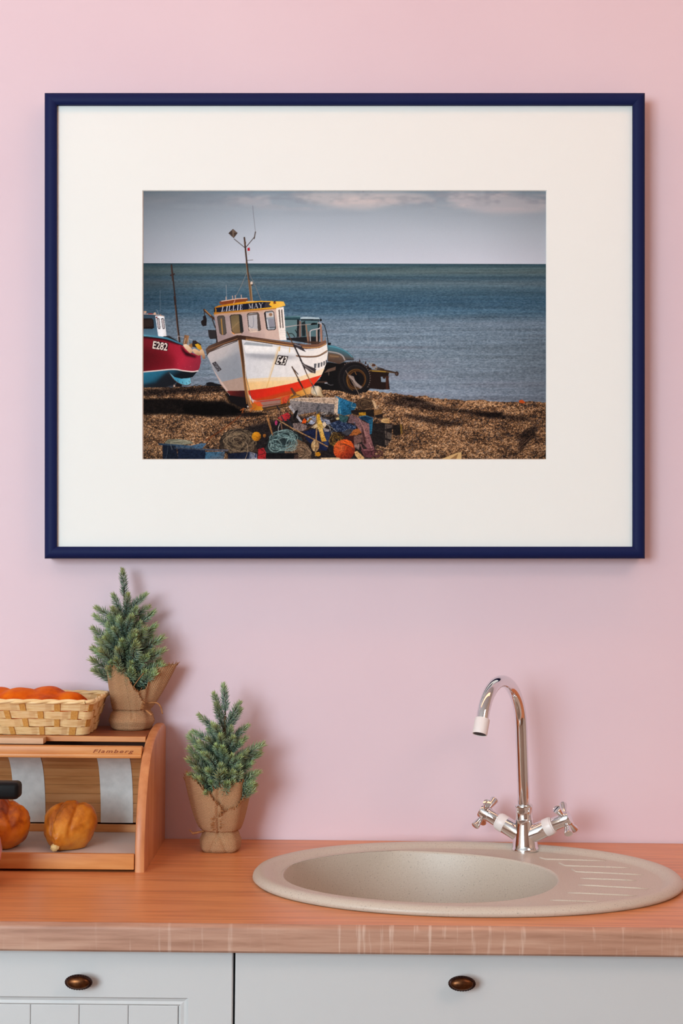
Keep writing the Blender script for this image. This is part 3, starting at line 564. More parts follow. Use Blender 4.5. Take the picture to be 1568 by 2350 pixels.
    win([(955, 380), (975, 358), (1080, 345), (1105, 365), (1138, 610), (1120, 635), (1020, 642), (990, 615)], (150, 158, 166)); poly(Q3, [(985, 385), (1095, 368), (1100, 440), (990, 450)], (206, 196, 190)); ell(Q3, 1055, 405, 26, 24, (150, 112, 84)); poly(Q3, [(1020, 470), (1110, 465), (1122, 590), (1030, 600)], (140, 140, 150)); line(Q3, [(1005, 600), (1130, 595)], 1.4, (50, 60, 66)); line(Q3, [(1000, 480), (1030, 620)], 2.0, (226, 228, 232), .8); poly(Q3, [(955, 380), (978, 362), (1010, 640), (990, 615)], (34, 26, 26))
    for x in (1172, 1210): poly(Q3, [(x, 335), (x + 18, 325), (x + 40, 600), (x + 24, 612)], (98, 84, 78)); line(Q3, [(x + 18, 330), (x + 38, 600)], .7, (140, 126, 118))
    for k in range(4): line(Q3, [(1200, 640 + 34 * k), (1275, 640 + 34 * k)], .6, (214, 204, 198))
    # rails aft
    line(Q4, [(175, 300), (320, 275), (460, 265)], 1.2, (178, 166, 160)); line(Q4, [(455, 485), (450, 345), (470, 330), (550, 315), (580, 285), (575, 255), (540, 250)], 2.2, (196, 190, 190), 1); line(Q4, [(405, 275), (430, 480)], 3.0, (150, 114, 92)); line(Q4, [(525, 335), (528, 485)], 3.0, (186, 158, 144)); line(Q4, [(570, 275), (578, 470)], 3.8, (166, 118, 94)); line(Q4, [(435, 350), (435, 480)], 2.0, (120, 88, 72)); line(Q4, [(590, 330), (592, 460)], 1.2, (110, 84, 72)); line(Q4, [(480, 470), (600, 460), (625, 415)], 1.6, (160, 130, 110), 1, True)
    poly(Q4, [(380, 460), (480, 455), (600, 465), (600, 490), (470, 490)], (70, 50, 42), .9)
    # hull
    hull = A([(500, 1215), (540, 1180), (640, 1140), (750, 1112), (860, 1130), (1000, 1155), (1150, 1190), (1280, 1200), (1360, 1185), (1400, 1150), (1412, 1230), (1400, 1320), (1365, 1410), (1300, 1490), (1150, 1560), (1000, 1600), (920, 1660), (860, 1660), (800, 1640), (740, 1620), (680, 1560), (620, 1480), (560, 1370), (510, 1262)])
    poly(ONE, hull, (222, 220, 220))
    port = A([(500, 1215), (750, 1120), (770, 1300), (800, 1560), (690, 1560), (620, 1480), (560, 1370), (510, 1262)])
    poly(ONE, port, lg(A, (520, 1200), (800, 1450), [(0, (196, 184, 182)), (.3, (186, 180, 180)), (.6, (156, 158, 166)), (1, (146, 152, 160))]))
    poly(A, [(530, 1330), (745, 1235), (780, 1440), (610, 1470)], (136, 142, 150), .65, 8)
    star = A([(760, 1150), (1000, 1180), (1150, 1215), (1300, 1225), (1405, 1170), (1414, 1240), (1400, 1325), (1360, 1415), (800, 1530)])
    poly(ONE, star, lg(A, (780, 1200), (1400, 1320), [(0, (208, 208, 212)), (.3, (222, 220, 220)), (.7, (238, 232, 228)), (1, (244, 236, 228))]))
    poly(A, [(780, 1178), (1000, 1192), (1150, 1220), (1180, 1262), (1000, 1252), (800, 1245)], (242, 240, 238)); shade(A, [(800, 1246), (1180, 1262), (1150, 1280), (1000, 1290), (860, 1275)], (.70, .71, .74), 9, True); poly(A, [(780, 1180), (1000, 1195), (1000, 1180), (800, 1158)], (150, 156, 162), .8, 1)
    poly(A, [(600, 1462), (780, 1420), (805, 1525), (655, 1530)], (172, 146, 132)); poly(A, [(560, 1370), (640, 1485), (690, 1555), (665, 1540), (610, 1470), (530, 1320)], (206, 178, 166), .8)
    poly(A, [(795, 1436), (1000, 1425), (1200, 1420), (1390, 1355), (1360, 1420), (1150, 1470), (970, 1505), (808, 1525)], lg(A, (800, 1440), (1380, 1400), [(0, (238, 192, 130)), (.4, (244, 208, 152)), (1, (246, 222, 190))])); poly(A, [(795, 1436), (1000, 1425), (1200, 1420), (1200, 1440), (1000, 1450), (800, 1458)], (240, 224, 200), .6, 4)
    poly(A, [(655, 1525), (805, 1522), (822, 1640), (740, 1620), (690, 1570)], lg(A, (660, 1520), (800, 1620), [(0, (110, 34, 30)), (.5, (66, 24, 24)), (1, (24, 18, 20))])); poly(A, [(660, 1555), (800, 1575), (812, 1660), (740, 1640), (680, 1600)], (18, 16, 18))
    poly(A, [(805, 1524), (970, 1503), (1150, 1468), (1368, 1405), (1300, 1490), (1180, 1540), (1050, 1570), (930, 1610), (850, 1590)], lg(A, (820, 1520), (1300, 1480), [(0, (196, 40, 26)), (.4, (220, 44, 24)), (1, (226, 58, 34))])); poly(A, [(850, 1590), (950, 1570), (1100, 1530), (1300, 1490), (1180, 1560), (1050, 1590), (900, 1620)], (176, 70, 26), .8, 4)
    poly(A, [(1040, 1580), (1150, 1545), (1290, 1490), (1285, 1545), (1180, 1575), (1080, 1640), (1050, 1640)], lg(A, (1050, 1600), (1280, 1510), [(0, (186, 104, 24)), (.5, (206, 130, 40)), (1, (226, 170, 100))])); poly(A, [(880, 1600), (1060, 1580), (1060, 1640), (920, 1665), (870, 1640)], (150, 112, 100)); line(A, [(890, 1608), (1060, 1588)], 2.2, (176, 50, 38)); line(A, [(890, 1640), (1060, 1618)], 1.6, (120, 70, 50)); poly(A, [(1065, 1575), (1130, 1552), (1125, 1600), (1070, 1640)], (206, 74, 44)); poly(A, [(1130, 1505), (1145, 1500), (1180, 1550), (1160, 1560)], (96, 60, 44))
    poly(A, [(810, 1560), (850, 1610), (900, 1610), (935, 1668), (870, 1672), (830, 1660)], lg(A, (820, 1600), (930, 1660), [(0, (196, 84, 40)), (.5, (186, 104, 28)), (1, (200, 140, 40))])); poly(A, [(850, 1600), (905, 1605), (930, 1640), (890, 1640)], (216, 78, 40), .8); poly(A, [(920, 1650), (1060, 1625), (1130, 1610), (1130, 1640), (940, 1680)], (74, 52, 36)); line(A, [(955, 1660), (1120, 1630)], 1.4, (140, 96, 54))
    # stem post, gunwale, rubbing strakes
    poly(A, [(740, 1110), (762, 1108), (782, 1260), (800, 1430), (815, 1560), (850, 1650), (822, 1655), (790, 1520), (765, 1300)], lg(A, (745, 0), (800, 0), [(0, (106, 66, 36)), (.5, (72, 48, 34)), (1, (130, 92, 60))])); line(A, [(742, 1130), (768, 1310), (790, 1500), (806, 1620)], 1.6, (150, 98, 48)); line(A, [(764, 1120), (786, 1280), (806, 1440), (850, 1620)], 1.1, (90, 78, 70)); line(A, [(778, 1180), (796, 1340), (800, 1430)], 1.6, (226, 214, 202)); line(A, [(798, 1430), (815, 1540), (838, 1620)], 2.6, (206, 150, 90))
    poly(A, [(498, 1215), (520, 1188), (640, 1140), (735, 1108), (770, 1110), (900, 1128), (1080, 1155), (1250, 1178), (1340, 1175), (1390, 1145), (1404, 1152), (1402, 1178), (1350, 1205), (1250, 1212), (1080, 1188), (900, 1160), (762, 1140), (640, 1178), (520, 1238), (508, 1258)], lg(A, (500, 0), (1400, 0), [(0, (92, 70, 58)), (.2, (64, 44, 36)), (.3, (58, 38, 30)), (.6, (96, 62, 44)), (1, (130, 92, 74))]))
    line(A, [(520, 1215), (640, 1168), (735, 1135)], 1.6, (140, 96, 66)); line(A, [(800, 1140), (900, 1150), (1080, 1178), (1250, 1200), (1340, 1198), (1400, 1172)], 1.7, (206, 152, 92), .95, True); line(A, [(505, 1262), (525, 1235), (640, 1188), (735, 1152)], 1.3, (40, 30, 28)); line(A, [(800, 1128), (1000, 1150), (1200, 1178)], 1.0, (170, 124, 92), .8)
    line(A, [(1178, 1262), (1260, 1268), (1340, 1262), (1408, 1225)], 2.6, (132, 96, 70), 1, True); line(A, [(1185, 1268), (1260, 1274), (1340, 1268), (1405, 1236)], .9, (60, 44, 40), 1, True)
    for x, y, h in ((1310, 1322, 34), (1338, 1318, 34), (1360, 1312, 33), (1380, 1304, 32), (1396, 1296, 30)): poly(A, [(x, y), (x + 18 - (x - 1310) * .08, y - 3), (x + 16 - (x - 1310) * .08, y + h - 3), (x, y + h)], (92, 92, 96))
    # rust runs
    line(A, [(1048, 1195), (1020, 1300), (975, 1440), (955, 1500)], 2.0, (222, 170, 90), .55, True); line(A, [(1040, 1200), (1005, 1320), (970, 1440)], 4.0, (236, 206, 160), .45, True); line(A, [(1055, 1195), (1050, 1225)], 2, (220, 160, 60), .8); line(A, [(1128, 1200), (1126, 1235)], 1.8, (226, 180, 90), .7)
    poly(A, [(1040, 1258), (1118, 1266), (1095, 1335), (1015, 1326)], (44, 34, 34)); glyphs('E43', A([(1045, 1264), (1112, 1271), (1090, 1330), (1024, 1322)]), (236, 230, 222), .012)
    poly(A, [(545, 1318), (572, 1305), (618, 1365), (590, 1382)], (58, 54, 58)); glyphs('E43', A([(558, 1314), (578, 1318), (608, 1368), (585, 1372)]), (134, 136, 142), .0)
    # poles with pennants leaning on the boat
    line(A, [(1108, 1085), (1150, 1170), (1210, 1290), (1260, 1410), (1310, 1500)], 2.3, (84, 60, 44)); line(A, [(1160, 1185), (1210, 1290), (1240, 1360)], 3.2, (40, 32, 34)); line(A, [(1255, 1400), (1308, 1495)], 1.5, (170, 124, 80))
    poly(A, [(1155, 1172), (1195, 1170), (1220, 1195), (1250, 1235), (1205, 1215), (1170, 1195)], (54, 50, 56)); line(A, [(1165, 1175), (1210, 1190)], 1.5, (150, 146, 150)); poly(A, [(1200, 1290), (1240, 1325), (1325, 1360), (1320, 1395), (1280, 1385), (1235, 1345)], (58, 52, 54)); line(A, [(1225, 1325), (1310, 1385)], 1.2, (160, 150, 146)); line(A, [(1240, 1340), (1290, 1390)], 1.0, (130, 122, 118))
    line(A, [(1145, 1345), (1190, 1430), (1240, 1530), (1325, 1690)], 2.7, (96, 66, 40)); line(A, [(1215, 1480), (1325, 1685)], 1.2, (196, 150, 90)); line(A, [(1145, 1348), (1190, 1400)], 2.0, (60, 44, 40)); line(A, [(1190, 1440), (1225, 1500)], 3.0, (50, 36, 32))
    # ---- the heap of gear in front
    poly(Q5, [(-60, 430), (200, 370), (330, 300), (560, 330), (900, 330), (1000, 320), (1240, 400), (1240, 640), (1180, 760), (-180, 760), (-160, 560)], (24, 22, 26), .88, 8)
    ell(Q5, 640, 75, 55, 52, lg(Q5, (590, 40), (690, 110), [(0, (226, 206, 176)), (.6, (180, 156, 122)), (1, (110, 90, 66))])); poly(Q5, [(600, 40), (655, 22), (712, 138), (650, 120), (600, 90)], lg(Q5, (600, 30), (690, 60), [(0, (150, 140, 120)), (.5, (232, 216, 190)), (1, (190, 164, 126))])); line(Q5, [(608, 35), (640, 110)], 1.4, (60, 70, 70), .8); line(Q5, [(590, 0), (615, 40)], 1.8, (60, 46, 40))
    line(Q5, [(340, 210), (365, 150), (430, 110), (500, 135)], 1.6, (110, 86, 60), 1, True); line(Q5, [(350, 190), (400, 130), (470, 120)], 1.2, (70, 60, 44), 1, True)
    poly(Q5, [(372, 165), (440, 145), (865, 142), (850, 318), (780, 300), (640, 280), (420, 320), (375, 240)], lg(Q5, (400, 150), (480, 320), [(0, (150, 140, 136)), (1, (112, 106, 108))])); poly(Q5, [(430, 148), (862, 145), (822, 202), (640, 188), (420, 168)], (196, 168, 144)); poly(Q5, [(820, 200), (862, 148), (850, 316), (812, 300)], (214, 186, 160)); line(Q5, [(372, 165), (430, 170), (640, 190), (822, 202), (862, 150)], 1.6, (216, 192, 172)); line(Q5, [(375, 160), (440, 145), (862, 143)], 1.2, (222, 204, 188)); line(Q5, [(440, 150), (445, 170)], .9, (96, 84, 78)); line(Q5, [(790, 205), (800, 240)], .8, (100, 90, 86))
    poly(Q5, [(815, 120), (900, 150), (1045, 205), (1000, 300), (920, 320), (850, 300), (858, 150)], lg(Q5, (830, 140), (1010, 300), [(0, (50, 124, 168)), (.5, (34, 100, 138)), (1, (24, 74, 104))])); line(Q5, [(860, 160), (880, 300)], 1.0, (110, 180, 190)); line(Q5, [(1000, 180), (990, 230), (1040, 240)], 1.0, (150, 190, 190), 1, True); poly(Q5, [(860, 310), (960, 330), (930, 400), (870, 370)], (46, 80, 84))
    ell(Q5, 1130, 205, 95, 62, (74, 56, 42)); curl(580 + 1130 / 4.3556, 880 + 205 / 4.3556, 21, 14, 26, [(150, 118, 84), (40, 30, 26), (110, 80, 54)], .8, 5); poly(Q5, [(1190, 160), (1225, 180), (1240, 230), (1225, 262), (1205, 200)], (206, 170, 130)); line(Q5, [(1240, 250), (1265, 215)], 1.6, (200, 176, 150)); line(Q5, [(1080, 140), (1030, 40), (1000, -20)], 1.2, (130, 110, 96))
    poly(Q5, [(985, 265), (1215, 260), (1215, 330), (1100, 325), (985, 300)], (32, 26, 24)); poly(Q5, [(1060, 290), (1130, 285), (1135, 318), (1065, 322)], (176, 128, 34)); poly(Q5, [(1210, 270), (1285, 258), (1298, 300), (1215, 318)], (134, 96, 58)); poly(Q5, [(1215, 318), (1298, 300), (1300, 340), (1240, 345)], (36, 28, 26))
    poly(Q5, [(1060, 330), (1130, 318), (1205, 345), (1190, 500), (1170, 510), (1165, 400)], lg(Q5, (1060, 0), (1205, 0), [(0, (22, 50, 76)), (.7, (30, 80, 112)), (1, (46, 112, 140))])); ell(Q5, 1132, 345, 72, 20, (24, 52, 78)); line(Q5, [(1065, 335), (1130, 322), (1200, 345)], 1.0, (70, 130, 160), 1, True)
    ell(Q5, 1330, 375, 45, 32, lg(Q5, (1290, 350), (1370, 400), [(0, (230, 190, 130)), (1, (176, 130, 80))])); poly(Q5, [(1208, 400), (1300, 390), (1385, 405), (1395, 440), (1388, 560), (1330, 640), (1205, 600), (1198, 480)], (32, 28, 28)); poly(Q5, [(1322, 400), (1392, 415), (1390, 440), (1325, 455)], (84, 72, 66)); poly(Q5, [(1322, 470), (1392, 500), (1385, 560), (1326, 545)], (90, 78, 70)); poly(Q5, [(1322, 560), (1380, 580), (1340, 620), (1322, 610)], (96, 80, 70)); line(Q5, [(1335, 430), (1345, 600)], 1.6, (40, 34, 34)); line(Q5, [(1208, 460), (1320, 480)], .8, (60, 54, 52))
    poly(Q5, [(1400, 415), (1480, 405), (1495, 430), (1492, 500), (1440, 522), (1405, 510)], (30, 25, 24)); poly(Q5, [(1472, 405), (1492, 410), (1498, 495), (1480, 510)], (128, 96, 44)); line(Q5, [(1230, 640), (1340, 660), (1400, 665)], 1.6, (60, 46, 40))
    poly(Q5, [(980, 305), (1060, 340), (1110, 380), (1165, 400), (1170, 500), (1225, 680), (1180, 680), (1100, 600), (1090, 500), (1020, 400), (950, 390)], lg(Q5, (1000, 340), (1200, 660), [(0, (112, 86, 88)), (.5, (144, 98, 96)), (1, (120, 76, 80))])); line(Q5, [(1060, 350), (1110, 440), (1130, 520), (1200, 660)], 1.8, (186, 134, 126), .8, True); shade(Q5, [(1090, 420), (1110, 480), (1140, 600), (1110, 600), (1095, 500)], (.45, .42, .42), 2)
    poly(Q5, [(770, 400), (850, 370), (960, 400), (1040, 430), (1020, 460), (900, 480), (820, 480)], (34, 46, 74)); 
    r = random.Random(9)
    for k in range(150): x, y = r.uniform(775, 1030), r.uniform(385, 478); ell(Q5, x, y, 5, 3, r.choice(((96, 116, 150), (24, 30, 48), (140, 156, 180))), r.uniform(0, 3), .8)
    poly(Q5, [(890, 490), (960, 450), (1040, 460), (1000, 500), (940, 520)], (62, 62, 70)); poly(Q5, [(965, 520), (1010, 460), (1060, 448), (1090, 490), (1040, 515)], (164, 92, 44)); poly(Q5, [(920, 525), (1015, 520), (1020, 610), (960, 600), (920, 560)], (54, 28, 28)); poly(Q5, [(1012, 522), (1095, 508), (1090, 580), (1015, 610)], (116, 84, 78)); poly(Q5, [(1015, 610), (1070, 598), (1062, 660), (1020, 640)], (140, 116, 108))
    poly(Q5, [(540, 345), (600, 322), (760, 345), (780, 400), (690, 430), (560, 400)], (150, 156, 176)); 
    for k in range(60): x, y = r.uniform(545, 770), r.uniform(330, 410); line(Q5, [(x, y), (x + r.uniform(-26, 26), y + r.uniform(-10, 14))], 1.2, r.choice(((200, 206, 220), (84, 92, 116), (40, 36, 36))), .8)
    poly(Q5, [(500, 480), (600, 455), (760, 470), (780, 560), (740, 670), (640, 660), (540, 560)], (24, 32, 62)); poly(Q5, [(700, 480), (785, 480), (760, 600), (720, 640)], (44, 58, 92), .8, 3)
    poly(Q5, [(400, 400), (470, 390), (545, 420), (530, 470), (440, 480), (405, 450)], (120, 102, 98)); 
    for k in range(60): x, y = r.uniform(405, 540), r.uniform(395, 470); ell(Q5, x, y, 6, 3, r.choice(((180, 160, 150), (60, 50, 50), (96, 80, 80))), r.uniform(0, 3), .8)
    poly(Q5, [(280, 320), (350, 288), (380, 320), (360, 370), (290, 370), (250, 345)], (176, 44, 50)); ell(Q5, 236, 390, 12, 26, (190, 60, 110)); poly(Q5, [(355, 225), (375, 215), (498, 380), (480, 392)], (176, 172, 176)); poly(Q5, [(430, 270), (455, 262), (440, 330), (410, 360), (408, 310)], (20, 18, 20)); poly(Q5, [(505, 360), (520, 345), (540, 370), (530, 395), (490, 400)], (220, 84, 26)); line(Q5, [(522, 285), (515, 345)], 1.4, (90, 60, 44)); poly(Q5, [(575, 345), (600, 340), (560, 390), (540, 380)], (130, 100, 40)); line(Q5, [(640, 390), (520, 470)], 2.6, (80, 56, 40)); line(Q5, [(560, 340), (640, 390)], 1.6, (110, 80, 56))
    curl(580 + 755 / 4.3556, 880 + 320 / 4.3556, 20, 10, 26, [(34, 30, 30), (90, 84, 80), (20, 18, 20)], 1.2, 7); curl(580 + 710 / 4.3556, 880 + 290 / 4.3556, 11, 6, 9, [(196, 190, 186), (150, 146, 144)], .8, 17); ell(Q5, 850, 350, 18, 12, (206, 186, 130))
    line(Q5, [(250, 220), (270, 320), (295, 460)], 2.0, (130, 92, 70)); line(Q5, [(245, 225), (262, 260)], 3.4, (40, 36, 40)); line(Q5, [(290, 330), (330, 420)], 3, (50, 52, 58)); line(Q5, [(350, 360), (400, 430)], 4, (34, 36, 44)); line(Q5, [(275, 395), (258, 440), (258, 472)], 1.3, (190, 186, 180), 1, True); line(Q5, [(148, 320), (160, 400), (200, 515)], 2.2, (170, 116, 66)); line(Q5, [(750, 365), (770, 440), (800, 520)], 1.0, (170, 168, 166)); line(Q5, [(740, 410), (830, 470), (850, 520)], .9, (170, 160, 140), 1, True)
    # flags and floats
    line(Q5, [(640, 300), (640, 460), (628, 720)], 2.9, (150, 112, 70)); poly(Q5, [(660, 205), (672, 222), (660, 290), (632, 305), (640, 250)], (88, 88, 92)); poly(Q5, [(645, 310), (665, 300), (680, 360), (720, 440), (700, 450), (718, 520), (740, 575), (690, 580), (665, 480), (648, 440)], lg(Q5, (650, 300), (720, 580), [(0, (226, 166, 30)), (.5, (230, 190, 110)), (1, (206, 150, 50))]), 1, 0); poly(Q5, [(585, 440), (640, 395), (650, 430), (620, 450)], (206, 180, 140)); ell(Q5, 718, 410, 18, 26, (214, 190, 160)); poly(Q5, [(700, 440), (770, 460), (765, 480), (720, 478)], (150, 140, 140))
    ell(Q5, 40, 528, 44, 42, lg(Q5, (10, 490), (70, 560), [(0, (222, 156, 40)), (.6, (190, 118, 22)), (1, (110, 66, 20))])); ell(Q5, 120, 520, 16, 18, (150, 92, 40))
    curl(580 + 840 / 4.3556, 880 + 560 / 4.3556, 17, 17, 40, [(120, 88, 36), (70, 48, 22), (150, 116, 60), (34, 26, 20)], 1.3, 21)
    ell(Q5, 915, 662, 108, 104, lg(Q5, (850, 590), (990, 740), [(0, (216, 96, 44)), (.5, (190, 66, 30)), (1, (112, 34, 24))])); poly(Q5, [(905, 570), (940, 556), (985, 575), (1005, 620), (1000, 640), (940, 605), (890, 610)], (228, 92, 34)); line(Q5, [(880, 600), (960, 620), (1025, 665)], 1.6, (90, 50, 40), 1, True); ell(Q5, 890, 650, 30, 34, (222, 120, 74), 0, .5, 1, 6)
    poly(Q5, [(1018, 680), (1045, 672), (1118, 740), (1110, 760), (1060, 760), (1025, 715)], (216, 168, 112)); poly(Q5, [(1080, 660), (1150, 650), (1200, 645), (1215, 690), (1190, 740), (1120, 735)], (96, 52, 58)); line(Q5, [(1080, 610), (1110, 660), (1200, 660)], 3, (150, 96, 96), .9, True); curl(580 + 1240 / 4.3556, 880 + 700 / 4.3556, 14, 9, 14, [(110, 62, 66), (60, 36, 38)], 1.2, 31)
    ell(Q5, 626, 620, 40, 58, lg(Q5, (585, 0), (668, 0), [(0, (176, 136, 84)), (.5, (216, 184, 140)), (1, (130, 92, 56))])); line(Q5, [(586, 640), (664, 640)], 1.2, (120, 84, 50)); line(Q5, [(640, 460), (628, 720)], 2.9, (156, 116, 72)); ell(Q5, 655, 705, 26, 22, (190, 126, 30)); poly(Q5, [(680, 740), (860, 738), (885, 757), (690, 760)], (206, 176, 140)); line(Q5, [(235, 350), (400, 450), (620, 560), (750, 630)], 2.9, (130, 94, 60)); line(Q5, [(235, 350), (400, 448), (620, 558), (750, 628)], 1.0, (196, 152, 104))
    # net and rope heaps along the bottom
    def C7(x, y): return 340 + x / 5.2267, 960 + y / 5.2267
    hx, hy = C7(1085, 290); ell(ONE, hx, hy, 43, 33, (40, 34, 30)); poly(Q7, [(850, 340), (900, 220), (1000, 140), (1120, 115), (1240, 200), (1290, 330), (1330, 400), (1100, 430), (870, 380)], (58, 46, 38)); curl(hx, hy - 3, 41, 29, 90, [(96, 80, 62), (130, 108, 84), (60, 50, 42), (34, 30, 28), (150, 126, 98)], 1.1, 41)
    ell(ONE, *C7(1300, 215), 10.5, 10.5, lg(Q7, (1250, 170), (1350, 260), [(0, (226, 156, 36)), (.6, (196, 124, 24)), (1, (116, 70, 20))]))
    gx_, gy_ = 580 + 320 / 4.3556, 880 + 590 / 4.3556
    poly(Q5, [(120, 690), (160, 560), (230, 480), (340, 450), (440, 490), (500, 560), (450, 690), (140, 710)], (40, 52, 54)); poly(Q5, [(330, 620), (440, 550), (540, 600), (590, 680), (580, 760), (460, 760), (320, 690)], (104, 80, 60)); 
    curl(gx_ + 32, gy_ + 22, 30, 19, 80, [(150, 120, 94), (96, 72, 54), (60, 46, 38), (176, 146, 116)], .7, 52)
    curl(gx_ - 6, gy_ - 4, 38, 26, 46, [(70, 96, 98), (110, 140, 140), (44, 62, 66), (140, 168, 164)], 1.1, 51)
    for c, rx, ry in (((225, 620), 66, 64), ((230, 610), 50, 50), ((330, 500), 78, 40), ((390, 610), 56, 62), ((300, 560), 130, 90), ((235, 640), 60, 40)): line(Q5, [(c[0] + rx * math.cos(a), c[1] + ry * math.sin(a)) for a in np.linspace(.6, 6.1, 24)], 1.4, (146, 174, 170), .85)
    poly(Q5, [(135, 695), (455, 695), (455, 760), (130, 760)], (18, 17, 20)); poly(Q5, [(415, 710), (455, 705), (460, 760), (415, 760)], (74, 54, 48)); poly(Q5, [(55, 655), (110, 640), (135, 690), (132, 760), (52, 760)], (166, 36, 40)); line(Q5, [(70, 640), (120, 690), (50, 720)], 1.2, (60, 24, 26), 1, True)
    poly(Q7, [(1420, 420), (1568, 425), (1568, 500), (1410, 500)], (20, 18, 22), .5)
    poly(Q7, [(960, 420), (1230, 400), (1310, 425), (1305, 495), (960, 495)], lg(Q7, (960, 0), (1310, 0), [(0, (18, 24, 42)), (.7, (26, 34, 58)), (.78, (120, 124, 144)), (1, (156, 152, 160))])); poly(Q7, [(1285, 420), (1300, 420), (1298, 470), (1284, 470)], (36, 50, 100)); line(Q7, [(1165, 270), (1195, 330), (1190, 420), (1165, 490)], 1.3, (150, 126, 104), 1, True)
    # blue tubs, bottom left
    poly(Q7, [(200, 290), (240, 250), (380, 245), (520, 270), (550, 300), (400, 320), (220, 312)], (112, 110, 92)); curl(*C7(370, 285), 30, 6, 40, [(150, 146, 120), (80, 80, 68), (176, 170, 146)], .7, 61, .7)
    poly(Q7, [(120, 298), (220, 300), (520, 325), (640, 296), (705, 300), (650, 360), (330, 345), (130, 318)], lg(Q7, (120, 0), (700, 0), [(0, (40, 56, 74)), (.5, (62, 86, 110)), (1, (80, 112, 140))])); poly(Q7, [(175, 318), (330, 330), (370, 495), (178, 495)], (22, 30, 46)); poly(Q7, [(540, 345), (660, 320), (650, 360), (545, 360)], (70, 104, 134))
    poly(Q7, [(315, 345), (690, 362), (968, 372), (960, 394), (690, 382), (320, 362)], lg(Q7, (315, 0), (968, 0), [(0, (50, 62, 78)), (.6, (76, 84, 98)), (1, (96, 94, 104))])); poly(Q7, [(355, 362), (690, 382), (690, 495), (365, 495)], (22, 34, 56)); poly(Q7, [(690, 402), (922, 396), (912, 495), (688, 495)], lg(Q7, (690, 400), (910, 490), [(0, (60, 104, 134)), (.6, (70, 108, 136)), (1, (90, 100, 112))])); ell(Q7, 800, 470, 60, 14, (110, 100, 104), 0, .5, 1, 5); line(Q7, [(240, 310), (235, 400), (215, 480)], 1.0, (70, 80, 90), 1, True); poly(Q7, [(690, 350), (730, 330), (745, 358)], (20, 22, 28)); line(Q7, [(270, 310), (290, 370)], 1.6, (90, 96, 100))
    # rusty chain and scraps on the shingle
    for k in range(26):
        t_ = k / 25; x, y = 780 + (500 - 780) * t_, 1690 + (1890 - 1690) * t_ + 14 * math.sin(t_ * 3); ell(A, x, y, 9, 6, (110, 56, 30), -.6, .7)
    line(A, [(760, 1670), (785, 1655), (770, 1690)], 2.0, (150, 80, 36)); line(A, [(830, 1680), (870, 1650)], 2.2, (160, 90, 40)); poly(A, [(730, 1690), (960, 1690), (960, 1705), (740, 1708)], (30, 22, 20), .8); line(A, [(965, 1720), (985, 1790), (1000, 1855)], 2.0, (150, 104, 64))
    poly(Q6, [(480, 890), (600, 840), (660, 818), (692, 815), (692, 892)], (212, 172, 116)); poly(Q6, [(570, 890), (660, 830), (640, 890)], (150, 110, 70))
    line(ONE, [(900, 1022), (960, 1028), (1000, 1032)], 1.0, (40, 30, 28), .6)
    # broken-up surfaces: grime and small shadows in the heap, wear on hulls
    hp = pmask(smoothp(Q5([(-250, 560), (-60, 440), (140, 330), (260, 220), (380, 130), (860, 140), (1060, 130), (1260, 220), (1500, 400), (1490, 520), (1390, 640), (1300, 770), (-1000, 770), (-1000, 640)])), 8)
    if hp:
        m, (i0, i1, j0, j1) = hp; m = blurm(m, 10); nz = (vn(1.9, 1.5, 71) * .6 + vn(4, 3, 72) * .4)[j0:j1, i0:i1]
        f = 1 - m * np.clip((.52 - nz) * 1.3, 0, .30); cv[j0:j1, i0:i1] *= f[..., None]
        hl = m * np.clip((nz - .68) * 2, 0, .3); cv[j0:j1, i0:i1] += hl[..., None] * np.array([46, 38, 28], np.float32)
    wear = ((vn(6, 9, 73) * .5 + vn(2.2, 2.2, 74) * .5) - .5) * np.clip((yy - 640) / 40, 0, 1); cv[:] *= (1 + .08 * wear)[..., None]
    # photographic grain, fade at the print's corners
    cv[:] += ((rs.rand(H * SS, W * SS) - .5) * 7)[..., None]
    r2 = ((xx - 791) / 600) ** 2 + ((yy - 746) / 420) ** 2; cv[:] *= (1 - .16 * np.clip(r2 - .35, 0, 1))[..., None]
    out = np.clip(cv, 0, 255).reshape(H, SS, W, SS, 3).mean((1, 3))
    return out
